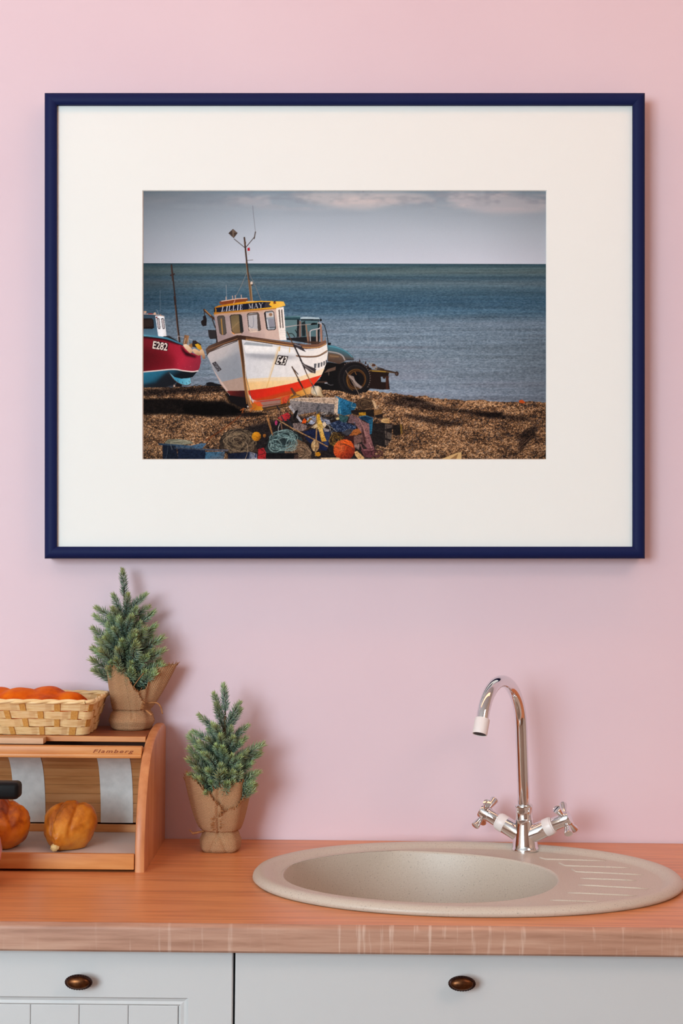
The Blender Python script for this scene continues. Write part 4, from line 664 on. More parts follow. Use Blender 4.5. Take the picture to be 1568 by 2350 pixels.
# ------------------------------------------------------------------ worktop with the sink cut-out
SX, SY, SA, SB = 0.196, -0.3135, 0.327, 0.2485      # sink centre and half axes
def oval(cx, cy, a, b, z, n=96, p=2.12):
    out = []
    for j in range(n):
        t = 2 * math.pi * j / n; c, s = math.cos(t), math.sin(t)
        out.append((cx + a * math.copysign(abs(c) ** (2 / p), c), cy + b * math.copysign(abs(s) ** (2 / p), s), z))
    return out
def make_worktop():
    x0, x1, yb, yf = -1.25, 1.30, -0.002, -0.604
    zt, zb = CT, CT - 0.038
    bm = bmesh.new()
    hole = oval(SX, SY, SA - 0.022, SB - 0.022, zt, 72, 2.0)
    rect = [(x0, yf, zt), (x1, yf, zt), (x1, yb, zt), (x0, yb, zt)]
    def ring(pts):
        vs = [bm.verts.new(p) for p in pts]
        return vs, [bm.edges.new((vs[i], vs[(i + 1) % len(vs)])) for i in range(len(vs))]
    hv, he = ring(hole); rv, re_ = ring(rect)
    bmesh.ops.triangle_fill(bm, edges=he + re_, use_beauty=True)
    hb = [bm.verts.new((v.co.x, v.co.y, zb)) for v in hv]
    for i in range(len(hv)):
        k = (i + 1) % len(hv); bm.faces.new((hv[i], hv[k], hb[k], hb[i]))
    prof = [(yf, zt)]
    for k in range(1, 7):
        a = math.pi / 2 * k / 6; prof.append((yf - 0.008 * math.sin(a), zt - 0.008 + 0.008 * math.cos(a)))
    prof += [(yf - 0.008, zb + 0.003), (yf - 0.005, zb), (yf + 0.05, zb)]
    c = [bm.verts.new(p) for p in ((x0, yb, zb), (x1, yb, zb), (x1, yb, zt), (x0, yb, zt))]
    bm.faces.new(c)
    bmesh.ops.remove_doubles(bm, verts=bm.verts, dist=1e-5)
    bmesh.ops.recalc_face_normals(bm, faces=bm.faces)
    me = bpy.data.meshes.new('worktop'); bm.to_mesh(me); bm.free()
    if me.polygons[0].normal.z < 0: me.flip_normals()
    me.polygons.foreach_set('use_smooth', [True] * len(me.polygons)); me.set_sharp_from_angle(angle=math.radians(32))
    me.materials.append(M['wood_top'])
    o = empty('worktop', (0, -.3, zb)); inv = Matrix.Translation((0, .3, -zb)); me.transform(inv)
    link(bpy.data.objects.new('top_surface', me), o)
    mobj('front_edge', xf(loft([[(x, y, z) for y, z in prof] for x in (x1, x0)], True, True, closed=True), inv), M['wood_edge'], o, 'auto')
    return tag(o, 'long orange oak laminate worktop with a thick front edge along the pink wall', 'worktop')
make_worktop()

# ------------------------------------------------------------------ base cabinets
ZU = CT - 0.0385
def knob(parent, p):
    """oval bronze knob with a roped rim, projecting towards -Y"""
    a, b = 0.0192, 0.0106
    def el(sa, y, n=40): return [(p.x + a * sa * math.cos(2 * math.pi * j / n), y, p.z + (b * sa if sa > .2 else b * sa) * math.sin(2 * math.pi * j / n)) for j in range(n)]
    y = p.y
    k = mobj('knob', loft([el(0.34, y + .0005), el(0.30, y - .010), el(0.5, y - .014), el(0.95, y - .017), el(0.95, y - .0205), el(0.84, y - .022)]), M['bronze_dark'], parent, 'auto')
    rings = []
    for q, s in enumerate((0.80, 0.78, 0.70, 0.55, 0.35, 0.12)):
        rings.append(el(s, y - .0215 - .0055 * math.sqrt(max(0, 1 - (s / 0.80) ** 2))))
    mobj('knob_face', loft(rings), M['bronze'], k, True)
    V, Fc = [], []
    for j in range(30):
        t = 2 * math.pi * j / 30
        c = Vector((p.x + a * 0.89 * math.cos(t), y - .0208, p.z + b * 0.89 * math.sin(t)))
        d = Vector((-a * math.sin(t + .5), 0, b * math.cos(t + .5))).normalized() * .0013
        v, f = tube([c - d * 1.1 + Vector((0, .0016, 0)), c, c + d * 1.1 + Vector((0, .0016, 0))], [.0007, .0012, .0007], 6)
        V, Fc = merge((V, Fc), (v, f))
    mobj('roped_rim', (V, Fc), M['bronze_dark'], k, True)
    return k
def cabinet(x0, x1, label):
    root = empty('base_cabinet', ((x0 + x1) / 2, -0.29, 0)); tag(root, label, 'cabinet', 'pale base cabinets under the worktop')
    inv = Matrix.Translation(-root.location)
    def part(name, vf, mat, par=root, sm=False): return mobj(name, xf(vf, inv), mat, par, sm)
    part('side_panel', box(x0 + .001, x0 + .017, -.565, -.02, .1, ZU), M['cab']); part('side_panel', box(x1 - .017, x1 - .001, -.565, -.02, .1, ZU), M['cab'])
    part('bottom_panel', box(x0 + .017, x1 - .017, -.565, -.02, .1, .116), M['cab'])
    part('back_panel', box(x0 + .017, x1 - .017, -.03, -.022, .116, ZU), M['cab'])
    part('plinth', box(x0 + .001, x1 - .001, -.53, -.512, 0, .1), M['gap'])
    part('edge_strip', box(x0 + .0005, x0 + .017, -.567, -.5652, .116, ZU), M['gap']); part('edge_strip', box(x1 - .017, x1 - .0005, -.567, -.5652, .116, ZU), M['gap'])
    return root, inv, part
xg = at(537, 2260, -0.585).x
FY = -0.585
# left cabinet: a framed door with a tongue-and-groove panel
root, inv, part = cabinet(xg - 0.60, xg, 'left base cabinet with a grooved panel door below the bread box')
dx0, dx1, dz0, dz1 = xg - 0.5985, xg - 0.0015, 0.105, ZU - 0.002
px1 = at(432, 2300, FY).x; px0 = dx0 + (dx1 - px1); pz1 = at(200, 2288, FY).z; pz0 = dz0 + 0.07
door = part('door', loft([[(dx0 + i, y, dz0 + i), (dx1 - i, y, dz0 + i), (dx1 - i, y, dz1 - i), (dx0 + i, y, dz1 - i)] for i, y in ((0, -.567), (0, FY + .0015), (.0015, FY))]
                        + [[(px0, y, pz0), (px1, y, pz0), (px1, y, pz1), (px0, y, pz1)] for y in (FY, -.567)], False, False), M['cab'])
def moulding(x0, x1, z0, z1):
    prof = [(0, 0), (.0035, .0035), (.007, .0045), (.011, .0035), (.0145, .0068)]      # inset, depth behind the face
    rings = [[(x0 + i, FY + d, z0 + i), (x1 - i, FY + d, z0 + i), (x1 - i, FY + d, z1 - i), (x0 + i, FY + d, z1 - i)] for i, d in prof]
    return loft(rings, False, False)
V = xf(moulding(px0 - .001, px1 + .001, pz0 - .001, pz1 + .001), inv)
mobj('panel_moulding', V, M['cab'], door)
gx = [at(x, 2330, FY).x for x in (68, 180, 293, 406)]
ix1 = px1 - .014; step = gx[1] - gx[0]
edges = [ix1] + [g for g in reversed(gx)]
while edges[-1] - step > px0 + .02: edges.append(edges[-1] - step)
edges.append(px0 + .014)
edges[0:2] = [ix1] if abs(ix1 - edges[1]) < .02 else edges[0:2]
for a, b in zip(edges[1:], edges[:-1]):
    mobj('plank', xf(box(a + .0002, b - .0002, FY + .0055, -.568, pz0 + .012, pz1 - .012, .0011), inv), M['cab'], door)
kp = at(186, 2245, FY)
knob(door, kp - root.location)
# right cabinet: a plain drawer front over doors
root, inv, part = cabinet(xg, xg + 0.80, 'right base cabinet with a plain drawer front below the oval sink')
dr = part('drawer_front', box(xg + .0015, xg + .7985, FY, -.567, .70, ZU - .002, .0015), M['cab'])
part('door', box(xg + .0015, xg + .3985, FY, -.567, .105, .697, .0015), M['cab']); part('door', box(xg + .4015, xg + .7985, FY, -.567, .105, .697, .0015), M['cab'])
knob(dr, at(1058, 2248, FY) - root.location)

# ------------------------------------------------------------------ sink
def make_sink():
    root = empty('oval_sink', (SX, SY, CT)); tag(root, 'beige speckled oval inset sink with a round bowl and ribbed draining side', 'sink')
    bx, by, ba, bb = 0.1250 - SX, -0.308 - SY, 0.2085, 0.187
    n = 96
    def o(i, z): return oval(0, 0, SA - i, SB - i, z, n)
    def bw(s, z):
        pts = oval(bx, by, ba * s, bb * s, z, n, 2.06); out = []
        for x, y, zz in pts:                                      # front lip swings to the right, back lip to the left
            k = (y - by) / bb
            x = x - 0.026 * k * (1 - ((x - bx) / (ba * max(s, .01))) ** 2) * s
            r = (abs(x / (SA - .044)) ** 2.12 + abs(y / (SB - .044)) ** 2.12) ** (1 / 2.12)     # stays inside the deck
            if r > 1: x, y = x / r, y / r
            out.append((x, y, zz))
        return out
    zd = 0.0055
    rim = [o(.004, .0005), o(.0, .004), o(.001, .008), o(.005, .0122), o(.011, .0140), o(.018, .0134), o(.024, .0098), o(.029, zd + .0006), o(.034, zd)]
    deck_o = rim[-1]; deck_i = bw(1.022, zd)
    for k in (0.33, 0.66):
        rim.append([tuple(Vector(a).lerp(Vector(b), k)) for a, b in zip(deck_o, deck_i)])
    rim += [deck_i, bw(1.012, zd + .0006), bw(1.004, zd - .0004), bw(1.0, zd - .003)]
    mobj('rim', loft(rim, False, False), M['sink'], root, True)
    bowl = [bw(1.0, zd - .003), bw(.990, zd - .012), bw(.965, -.03), bw(.94, -.07), bw(.90, -.11), bw(.82, -.14), bw(.70, -.157), bw(.45, -.163), bw(.16, -.166), bw(.13, -.168)]
    b = mobj('bowl', loft(bowl, False, True), M['sink'], root, True)
    mobj('drain', xf(lathe([(.030, -.002), (.0305, .0015), (.027, .003), (.018, .001), (.0, .001)], 24, False, False), Matrix.Translation((bx, by, -.1655))), M['chrome'], b, True)
    lines = [((1252, 1972), (1392, 1976), (1238, 1968)), ((1298, 1987), (1448, 1992), (1282, 1980)), ((1323, 2001), (1478, 2008), (1312, 1994)), ((1332, 2016), (1462, 2021), None),
             ((1327, 2031), (1490, 2040), None), ((1303, 2049), (1462, 2056), None), ((1262, 2066), (1402, 2071), None)]
    for a, c, e in lines:
        P = [on(*a, CT + zd) , on(*c, CT + zd)]
        if e: P.insert(0, on(*e, CT + zd))
        P = [p - Vector((SX, SY, CT)) for p in P]; L2 = []
        for i in range(len(P) - 1):
            for k in range(6): L2.append(P[i].lerp(P[i + 1], k / 6))
        L2.append(P[-1])
        rr = [.0020 if 0 < i < len(L2) - 1 else .0008 for i in range(len(L2))]
        v, f = tube(L2, rr, 8); v = [(x, y, zd + (z - zd) * .9) for x, y, z in v]
        mobj('drain_rib', (v, f), M['sink'], root, True)
    return zd
ZD = make_sink()

# ------------------------------------------------------------------ mixer tap
def make_tap():
    base = on(1206, 1951, CT + ZD + .0002)
    root = empty('mixer_tap', base); tag(root, 'chrome swan-neck mixer tap with two cross handles standing on the sink', 'tap')
    lean = Matrix.Rotation(-0.042, 4, 'Y')
    prof = [(.0238, 0), (.0240, .002), (.0232, .0045), (.0215, .007), (.0205, .014), (.0185, .026), (.0162, .040), (.0150, .048), (.0152, .0515), (.0141, .053), (.0141, .070), (.0148, .0715), (.0148, .0745), (.0136, .0765), (.0110, .0770)]
    mobj('body', xf(lathe(prof, 40), lean), M['chrome'], root, 'auto')
    a = Vector((-.079, -.142, 0)); rad = a.length / 2; h = a.normalized(); top = 0.288 - rad
    pts = [Vector((0, 0, .074 + (top - .074) * k / 10)) for k in range(11)]
    for k in range(1, 22):
        t = math.radians(160) * k / 21
        pts.append(h * (rad - rad * math.cos(t)) + Vector((0, 0, top + rad * math.sin(t))))
    mobj('spout', xf(tube(pts, .0101, 24), lean), M['chrome'], root, 'auto')
    e = lean @ pts[-1]; d = (pts[-1] - pts[-2]).normalized()
    m = align(d, e)
    ae = mobj('aerator', xf(lathe([(.0102, -.002), (.0116, -.0015), (.0119, .0), (.0119, .022), (.0115, .0240), (.0107, .0240), (.0105, .0205), (.0, .0205)], 28, True, False), m), M['white_plastic'], root, 'auto')
    mobj('aerator_mesh', xf(lathe([(.0106, .0232), (.0, .0236)], 24, False, False), m), M['dark_hole'], ae)
    for sgn, pe, rot in ((-1, (1112, 1864), 0.80), (1, (1300, 1879), 0.80)):
        tip = at(pe[0], pe[1], base.y - 0.026 * sgn) - base
        org = Vector((0, -.001, .022)); ax = (tip - org).normalized(); L = (tip - org).length
        m = align(ax, org)
        v = mobj('valve', xf(lathe([(.0145, .004), (.0145, L * .50), (.0140, L * .51)], 28), m), M['chrome'], root, 'auto')
        mobj('valve_ring', xf(lathe([(.0146, L * .49), (.0150, L * .50), (.0150, L * .62), (.0142, L * .66), (.0126, L * .675), (.0126, L * .69)], 28), m), M['white_plastic'], v, 'auto')
        mobj('stem', xf(lathe([(.0100, L * .66), (.0112, L * .70), (.0112, L * .88), (.0118, L * .885), (.0122, L * .89), (.0122, L * 1.06), (.0112, L * 1.09), (.0060, L * 1.10)], 28), m), M['chrome'], v, 'auto')
        for q in range(4):
            t = rot + q * math.pi / 2
            dv = m.to_3x3() @ Vector((math.cos(t), math.sin(t), 0))
            c = m @ Vector((0, 0, L * .985))
            mobj('handle_arm', tube([c + dv * .009, c + dv * .014, c + dv * .0295, c + dv * .0313, c + dv * .0317], [.0038, .0040, .0070, .0068, .0050], 16), M['chrome'], v, 'auto')
make_tap()

# ------------------------------------------------------------------ bread box
BX1 = at(379, 1924, -.008).x         # outer right side
BX0 = BX1 - 0.40; TH = 0.016
def make_breadbox():
    root = empty('bread_box', (BX1 - .2, -.14, CT))
    tag(root, 'beech roll-top bread box standing open with two loaves inside', 'bread box')
    off = Matrix.Translation((-(BX1 - .2), .14, 0))
    def part(name, vf, mat, par=root, sm=False): return mobj(name, xf(vf, off), mat, par, sm)
    prof = catmull([(0, -.285, 0), (0, -.283, .04), (0, -.276, .075), (0, -.261, .112), (0, -.238, .147), (0, -.196, .178), (0, -.134, .197), (0, -.06, .2035), (0, -.03, .2035)], 5)
    prof += [Vector((0, -.012, .198)), Vector((0, -.008, .185)), Vector((0, -.008, 0))]
    def panel(x0, x1):
        n = len(prof); rings = []
        c = sum(prof, Vector()) / n
        def inset(k):
            out = []
            for i, p in enumerate(prof):
                t = (prof[min(i + 1, n - 1)] - prof[max(i - 1, 0)]).normalized(); nr = Vector((0, t.z, -t.y))
                if i == 0: nr = Vector((0, 1, 0))
                if i == n - 1: nr = Vector((0, -1, 0))
                q = p + nr * k
                if nr.dot(c - p) < 0: q = p - nr * k
                if p.z == 0: q.z = 0
                out.append(q)
            return out
        for x, k in ((x0, .004), (x0 + .0012, .0012), (x0 + .004, 0), (x1 - .004, 0), (x1 - .0012, .0012), (x1, .004)):
            rings.append([(x, p.y, p.z) for p in inset(k)])
        return loft(rings)
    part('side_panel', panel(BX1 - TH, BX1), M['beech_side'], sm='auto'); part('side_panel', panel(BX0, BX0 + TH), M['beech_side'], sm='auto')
    xi0, xi1 = BX0 + TH + .0005, BX1 - TH - .0005
    part('shelf', box(xi0, xi1, -.277, -.015, .010, .0255), M['shelf'])
    part('front_rail', box(xi0, xi1, -.285, -.277, .004, .0285, .0015), M['beech'], sm='auto')
    part('rear_rail', box(xi0, xi1, -.085, -.078, .0255, .038, .0008), M['beech'])
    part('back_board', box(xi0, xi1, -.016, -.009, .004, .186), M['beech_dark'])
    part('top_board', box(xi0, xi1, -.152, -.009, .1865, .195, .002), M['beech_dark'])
    part('top_board_lip', box(xi0, xi1, -.1555, -.152, .1855, .1945, .001), M['beech'])
    rail = part('upper_rail', box(xi0, xi1, -.204, -.187, .170, .1840, .002), M['beech'], sm='auto')
    mobj('rail_lip', xf(box(xi0, xi1, -.2075, -.199, .1655, .1725, .0025), off), M['beech'], rail, 'auto')
    part('door_pull', box(xi0 + .05, at(103, 1700, -.17).x, -.183, -.1575, .1842, .1940, .0012), M['pale_wood'], sm='auto')
    # opened tambour: slats run up behind the bread and forward under the top
    path = [(-.076, .0405 + .0157 * k) for k in range(5)]
    path = catmull([(0, -.076, .040), (0, -.079, .075), (0, -.088, .108), (0, -.104, .137), (0, -.126, .1565), (0, -.154, .170), (0, -.186, .175)], 12)
    Ls = [0.0]
    for a, b in zip(path, path[1:]): Ls.append(Ls[-1] + (b - a).length)
    def pp(s):
        for i in range(len(Ls) - 1):
            if Ls[i + 1] >= s: return path[i].lerp(path[i + 1], (s - Ls[i]) / (Ls[i + 1] - Ls[i]))
        return path[-1]
    w = .0165; s = 0.0
    while s + w < Ls[-1]:
        a, b = pp(s + .0003), pp(s + w - .0003); t = (b - a).normalized(); nr = Vector((0, -t.z, t.y))
        if nr.y > 0 and nr.z > 0: nr = -nr
        sl = part('slat', loft([[(x, a.y, a.z), (x, b.y, b.z), (x, b.y - nr.y * .006, b.z - nr.z * .006), (x, a.y - nr.y * .006, a.z - nr.z * .006)] for x in (xi0, xi1)]), M['slat'])
        s += w
    for xa, xb in ((31, 104), (231, 305)):
        x0, x1 = at(xa, 1893, -.078).x, at(xb, 1893, -.078).x
        P = [pp(Ls[-1] * k / 40) for k in range(41)]; ra, rb = [], []
        for i, p in enumerate(P):
            t = (P[min(i + 1, 40)] - P[max(i - 1, 0)]).normalized(); nr = Vector((0, -t.z, t.y))
            q = p + nr * .0012; ra.append((x0, q.y, q.z)); rb.append((x1, q.y, q.z))
        part('canvas_strip', loft([ra, rb], False, False, closed=False), M['canvas'], sm=True)
    # burnt-in maker's lettering on the upper rail
    c = bpy.data.curves.new('lettering', 'FONT'); c.body = 'Flamberg'; c.size = .0115; c.shear = .32; c.extrude = .0002; c.space_character = 1.25; c.offset = .00018
    t = bpy.data.objects.new('lettering_curve', c); COL.objects.link(t)
    me = bpy.data.meshes.new_from_object(t.evaluated_get(bpy.context.evaluated_depsgraph_get())); bpy.data.objects.remove(t)
    me.materials.clear(); me.materials.append(M['burn'])
    xs = [v.co.x for v in me.vertices]; target = at(306, 1718, -.2).x - at(212, 1718, -.2).x
    k = target / (max(xs) - min(xs))
    o = bpy.data.objects.new('lettering', me); link(o, rail)
    q = off @ Vector((at(212, 1718, -.205).x, -.2043, .1742)); o.location = q; o.scale = (k, .66, 1); o.rotation_euler = (math.pi / 2, 0, 0)
make_breadbox()

# ------------------------------------------------------------------ bread
def blob(fn, nu=56, nv=36):
    """closed surface; fn(direction) -> point"""
    V, Fc = [], []
    for i in range(nv + 1):
        ph = math.pi * i / nv
        for j in range(nu):
            th = 2 * math.pi * j / nu
            V.append(fn(Vector((math.sin(ph) * math.cos(th), math.sin(ph) * math.sin(th), math.cos(ph)))))
    for i in range(nv):
        for j in range(nu):
            k = (j + 1) % nu; Fc.append((i * nu + j, (i + 1) * nu + j, (i + 1) * nu + k, i * nu + k))
    return V, Fc
from mathutils import noise as mnoise
def loaf(name, label, loc, rz, size, lobes, taper, mat, seed, nub=None, grooves=()):
    """lobes: (direction, amount, sharpness); taper: how much the front end narrows"""
    ax, ay, az = size
    def fn(d):
        k = 1.0
        for ld, amp, sharp in lobes: k += amp * math.exp(-sharp * (d - Vector(ld).normalized()).length_squared)
        k += 0.07 * mnoise.noise(d * 1.9 + Vector((seed, 0, 0))) + 0.035 * mnoise.noise(d * 4.5 + Vector((0, seed, 0))) + 0.010 * mnoise.noise(d * 14)
        for gx0, sl, dep, sh in grooves: k -= dep * math.exp(-sh * (d.x - gx0 - sl * d.y) ** 2) * max(0, min(1, (d.z + .45) * 1.4))
        t = 1 - taper * max(0, -d.y) ** 1.3
        p = Vector((d.x * ax * k * t, d.y * ay * k, d.z * az * k * (1 - .75 * taper * max(0, -d.y) ** 1.6)))
        p.z -= az * .38 * taper * max(0, -d.y)
        if p.z < -az * .80: p.z = -az * .80 + (p.z + az * .80) * .10
        return p
    V, Fc = blob(fn, 88, 60); zmin = min(p.z for p in V)
    root = empty(name, loc, rz); tag(root, label, 'bread')
    mobj('crust', ([p - Vector((0, 0, zmin)) for p in V], Fc), mat, root, True)
    if nub:
        q, r = nub
        mobj('torn_end', xf(blob(lambda d: Vector((d.x * r, d.y * r * .9, d.z * r * .9)) * (1 + .35 * mnoise.noise(d * 2.2)), 20, 12), Matrix.Translation(q)), M['crumb'], root, True)
    return root
loaf('bread_loaf', 'golden crusty loaf with a pale torn end on the right of the bread box shelf', (-.4300, -.2190, CT + .0257), -0.16, (.0400, .058, .0400),
     [((-.8, .1, .45), .08, 4), ((.75, .3, .5), .14, 4), ((.15, -.5, .75), .09, 9), ((.1, -.9, .1), .06, 10), ((-.6, -.6, .2), .05, 9)], .50, M['bread'], 3.1, (Vector((-.004, -.0505, .0090)), .0068), ((-.30, .25, .15, 110), (.42, -.30, .09, 150), (.02, .55, .06, 220)))
loaf('bread_loaf', 'dark baked round loaf with a peaked top at the left of the bread box shelf', (-.5360, -.2185, CT + .0257), 0.1, (.0435, .052, .0415),
     [((-.02, -.35, 1), .26, 26), ((.7, 0, .4), .06, 3), ((.1, -.9, .2), .05, 4), ((.30, -.7, .60), -.12, 16), ((-.3, -.8, .3), .06, 12)], .10, M['bread_dark'], 8.4, None, ((.30, -.2, .09, 90), (-.25, .2, .07, 90)))

# ------------------------------------------------------------------ woven basket with a plaited loaf
ZB = CT + .1952
def make_basket():
    cx, cy = -.520, -.10
    root = empty('wicker_basket', (cx, cy, ZB)); tag(root, 'pale woven split-willow basket on top of the bread box', 'basket')
    Hh = .061
    xr = (-.4136 - cx, -.397 - cx); xl = (-.615 - cx, -.640 - cx); yf = (-.1475 - cy, -.188 - cy); yb = (-.052 - cy, -.020 - cy)
    def rr(t, off=0.0, n=None):
        f = lambda q: q[0] + (q[1] - q[0]) * t
        x0, x1, y0, y1 = f(xl) - off, f(xr) + off, f(yf) - off, f(yb) + off; r = .012
        pts = []
        for (qx, qy, a0) in ((x1 - r, y0 + r, -90), (x1 - r, y1 - r, 0), (x0 + r, y1 - r, 90), (x0 + r, y0 + r, 180)):
            for k in range(7):
                a = math.radians(a0 + 90 * k / 6); pts.append(Vector((qx + r * math.cos(a), qy + r * math.sin(a), t * Hh)))
        return pts
    def resample(pts, n):
        P = pts + [pts[0]]; Ls = [0]
        for a, b in zip(P, P[1:]): Ls.append(Ls[-1] + (b - a).length)
        out = []; i = 0
        for k in range(n):
            s = Ls[-1] * k / n
            while Ls[i + 1] < s: i += 1
            out.append(P[i].lerp(P[i + 1], (s - Ls[i]) / max(1e-9, Ls[i + 1] - Ls[i])))
        return out
    NS = 26; per = 12; n = NS * per
    def normals(pts):
        return [Vector(((pts[(i + 1) % len(pts)] - pts[i - 1]).y, -(pts[(i + 1) % len(pts)] - pts[i - 1]).x, 0)).normalized() for i in range(len(pts))]
    mid = rr(.5); mid.append(mid[0]); cum = [0]
    for a, b in zip(mid, mid[1:]): cum.append(cum[-1] + (b - a).length)
    where, i = [], 0
    for k in range(n):                                              # the same place on the outline at every height
        q = cum[-1] * k / n
        while cum[i + 1] < q: i += 1
        where.append((i, (q - cum[i]) / max(1e-9, cum[i + 1] - cum[i])))
    levels = []
    for t in (0, .25, .5, .75, 1):
        P = rr(t); P.append(P[0]); levels.append([P[i].lerp(P[i + 1], f) for i, f in where])
    nrm = normals(levels[2]); ph = 5
    def lev(t, i):
        q = t * 4; k = min(3, int(q)); return levels[k][i % n].lerp(levels[k + 1][i % n], q - k)
    for sidx in range(NS):                                          # upright stakes
        ic = sidx * per + ph; rings = []
        for k in range(9):
            t = k / 8 * .93; c0, c1 = lev(t, ic - 2) , lev(t, ic + 2); nn = nrm[ic % n]
            if sidx % 5 == 0: c0, c1 = lev(t, ic - 2), lev(t, ic + 3)
            rings.append([c0 + nn * .0005, c1 + nn * .0005, c1 - nn * .0006, c0 - nn * .0006])
        mobj('stake', loft(rings), M['stake'], root)
    for row in range(4):                                            # horizontal weavers going over and under
        t0, t1 = .015 + row * .225, .015 + row * .225 + .218
        R = random.Random(row)
        rings = []
        for i in range(n):
            s = math.cos(math.pi * (i - ph) / per + math.pi * row); o = .0022 * max(-1, min(1, s * 1.8))
            jt = .010 * math.sin(i * .13 + row * 2)
            nn = nrm[i]; a, b = lev(max(0, t0 + jt), i) + nn * o, lev(min(.93, t1 + jt), i) + nn * o
            rings.append([a + nn * .0005, b + nn * .0005, b - nn * .0005, a - nn * .0005])
        rings.append(rings[0])
        mobj('weaver', loft(rings, False, False), M['weaver'], root)
    top = resample(rr(.97), 240)
    for q in range(2):                                              # twisted rim strands
        nn = normals(top); pts = []
        for i, p in enumerate(top):
            a = i * .36 + q * math.pi; pts.append(p + nn[i] * (.0016 * math.cos(a)) + Vector((0, 0, .0014 * math.sin(a) - .0012)))
        pts.append(pts[0])
        v, f = tube(pts, .0030, 8, False); mobj('rim_strand', (v, f), M['weaver'], root, True)
    mobj('base', loft([[tuple(p) for p in rr(0, -.001)], [(p.x, p.y, .002) for p in rr(.02, -.001)]]), M['weaver'], root)
    # plaited loaf
    b = empty('plaited_loaf', (cx, cy - .002, ZB + .003)); tag(b, 'glazed orange plaited loaf lying in the woven basket', 'bread')
    parts = []
    R = random.Random(5)
    lob = [(.058, -.008, .034, .038, .030, .031, .35), (.022, .006, .039, .044, .034, .033, -.3), (.030, -.026, .030, .040, .026, .030, .4), (-.022, -.010, .038, .046, .034, .033, .35), (-.060, .004, .038, .042, .034, .032, -.3),
           (-.020, -.030, .029, .042, .024, .028, -.3), (-.070, -.026, .030, .034, .026, .028, .3), (.002, -.003, .033, .098, .047, .0325, 0)]
    for x, y, z, a, bb, c, rz in lob:
        sd = R.random() * 50
        vf = blob(lambda d: Vector((d.x * a, d.y * bb, d.z * c)) * (1 + .06 * mnoise.noise(d * 2 + Vector((sd, 0, 0)))), 32, 20)
        parts.append(xf(vf, Matrix.Translation((x + .011, y, z)) @ Matrix.Rotation(rz, 4, 'Z')))
    o = mobj('crust', merge(*parts), M['bread_red'], b, True)
    rm = o.modifiers.new('remesh', 'REMESH'); rm.mode = 'VOXEL'; rm.voxel_size = .0022; rm.use_smooth_shade = True
    sm = o.modifiers.new('smooth', 'SMOOTH'); sm.iterations = 9; sm.factor = .5
make_basket()

# ------------------------------------------------------------------ small spruce trees in burlap
def sprig_mesh(idx):
    R = random.Random(100 + idx); L = .062; V, Fc, C = [], [], []
    bend = R.uniform(-.010, .010)
    def ax(t): return Vector((bend * t * t, 0, L * t))
    stem = tube([ax(k / 6) for k in range(7)], [.0016 - .0010 * k / 6 for k in range(7)], 5)
    V += [Vector(v) for v in stem[0]]; Fc += list(stem[1]); C += [(.060, .042, .022)] * len(stem[0])
    n = 190
    pal = [s2l((78, 108, 104)), s2l((110, 140, 126)), s2l((142, 166, 142)), s2l((170, 188, 176))]
    tipc = s2l((180, 190, 116))
    for k in range(n):
        t = .10 + .90 * (k + R.random() * .6) / n; th = k * 2.39996 + R.uniform(-.3, .3)
        spread = math.radians(50 - 30 * max(0, (t - .75) / .25) + R.uniform(-8, 8))
        rad = Vector((math.cos(th), math.sin(th), 0)); d = (rad * math.sin(spread) + Vector((0, 0, 1)) * math.cos(spread)).normalized()
        ln = R.uniform(.0105, .0142) * (1 - .25 * max(0, (t - .8) / .2)); p = ax(t) + rad * .0006
        side = d.cross(Vector((0, 0, 1))).normalized() * .00088; up = side.cross(d).normalized() * .00055
        q = p + d * ln * .45 + Vector((0, 0, .0006)); e = p + d * ln + Vector((0, 0, .0012))
        b = len(V); V += [p, q + side, q - up, q - side, q + up, e]
        Fc += [(b, b + 1, b + 4), (b, b + 4, b + 3), (b, b + 3, b + 2), (b, b + 2, b + 1), (b + 5, b + 4, b + 1), (b + 5, b + 3, b + 4), (b + 5, b + 2, b + 3), (b + 5, b + 1, b + 2)]
        c = np.array(pal[R.randrange(4)]); f = max(0, (t - .62) / .38) * R.uniform(.3, 1.0)
        c = c * (1 - f) + tipc * f
        ct = c * (1 - .45) + tipc * .45
        C += [tuple(c * .8)] + [tuple(c)] * 4 + [tuple(ct)]
    me = bpy.data.meshes.new('sprig'); me.from_pydata([tuple(v) for v in V], [], Fc); me.update()
    at_ = me.color_attributes.new('Col', 'FLOAT_COLOR', 'POINT')
    at_.data.foreach_set('color', np.array([c + (1.0,) for c in C], dtype=np.float32).ravel())
    me.materials.append(M['needle']); return me
SPRIGS = [sprig_mesh(i) for i in range(6)]

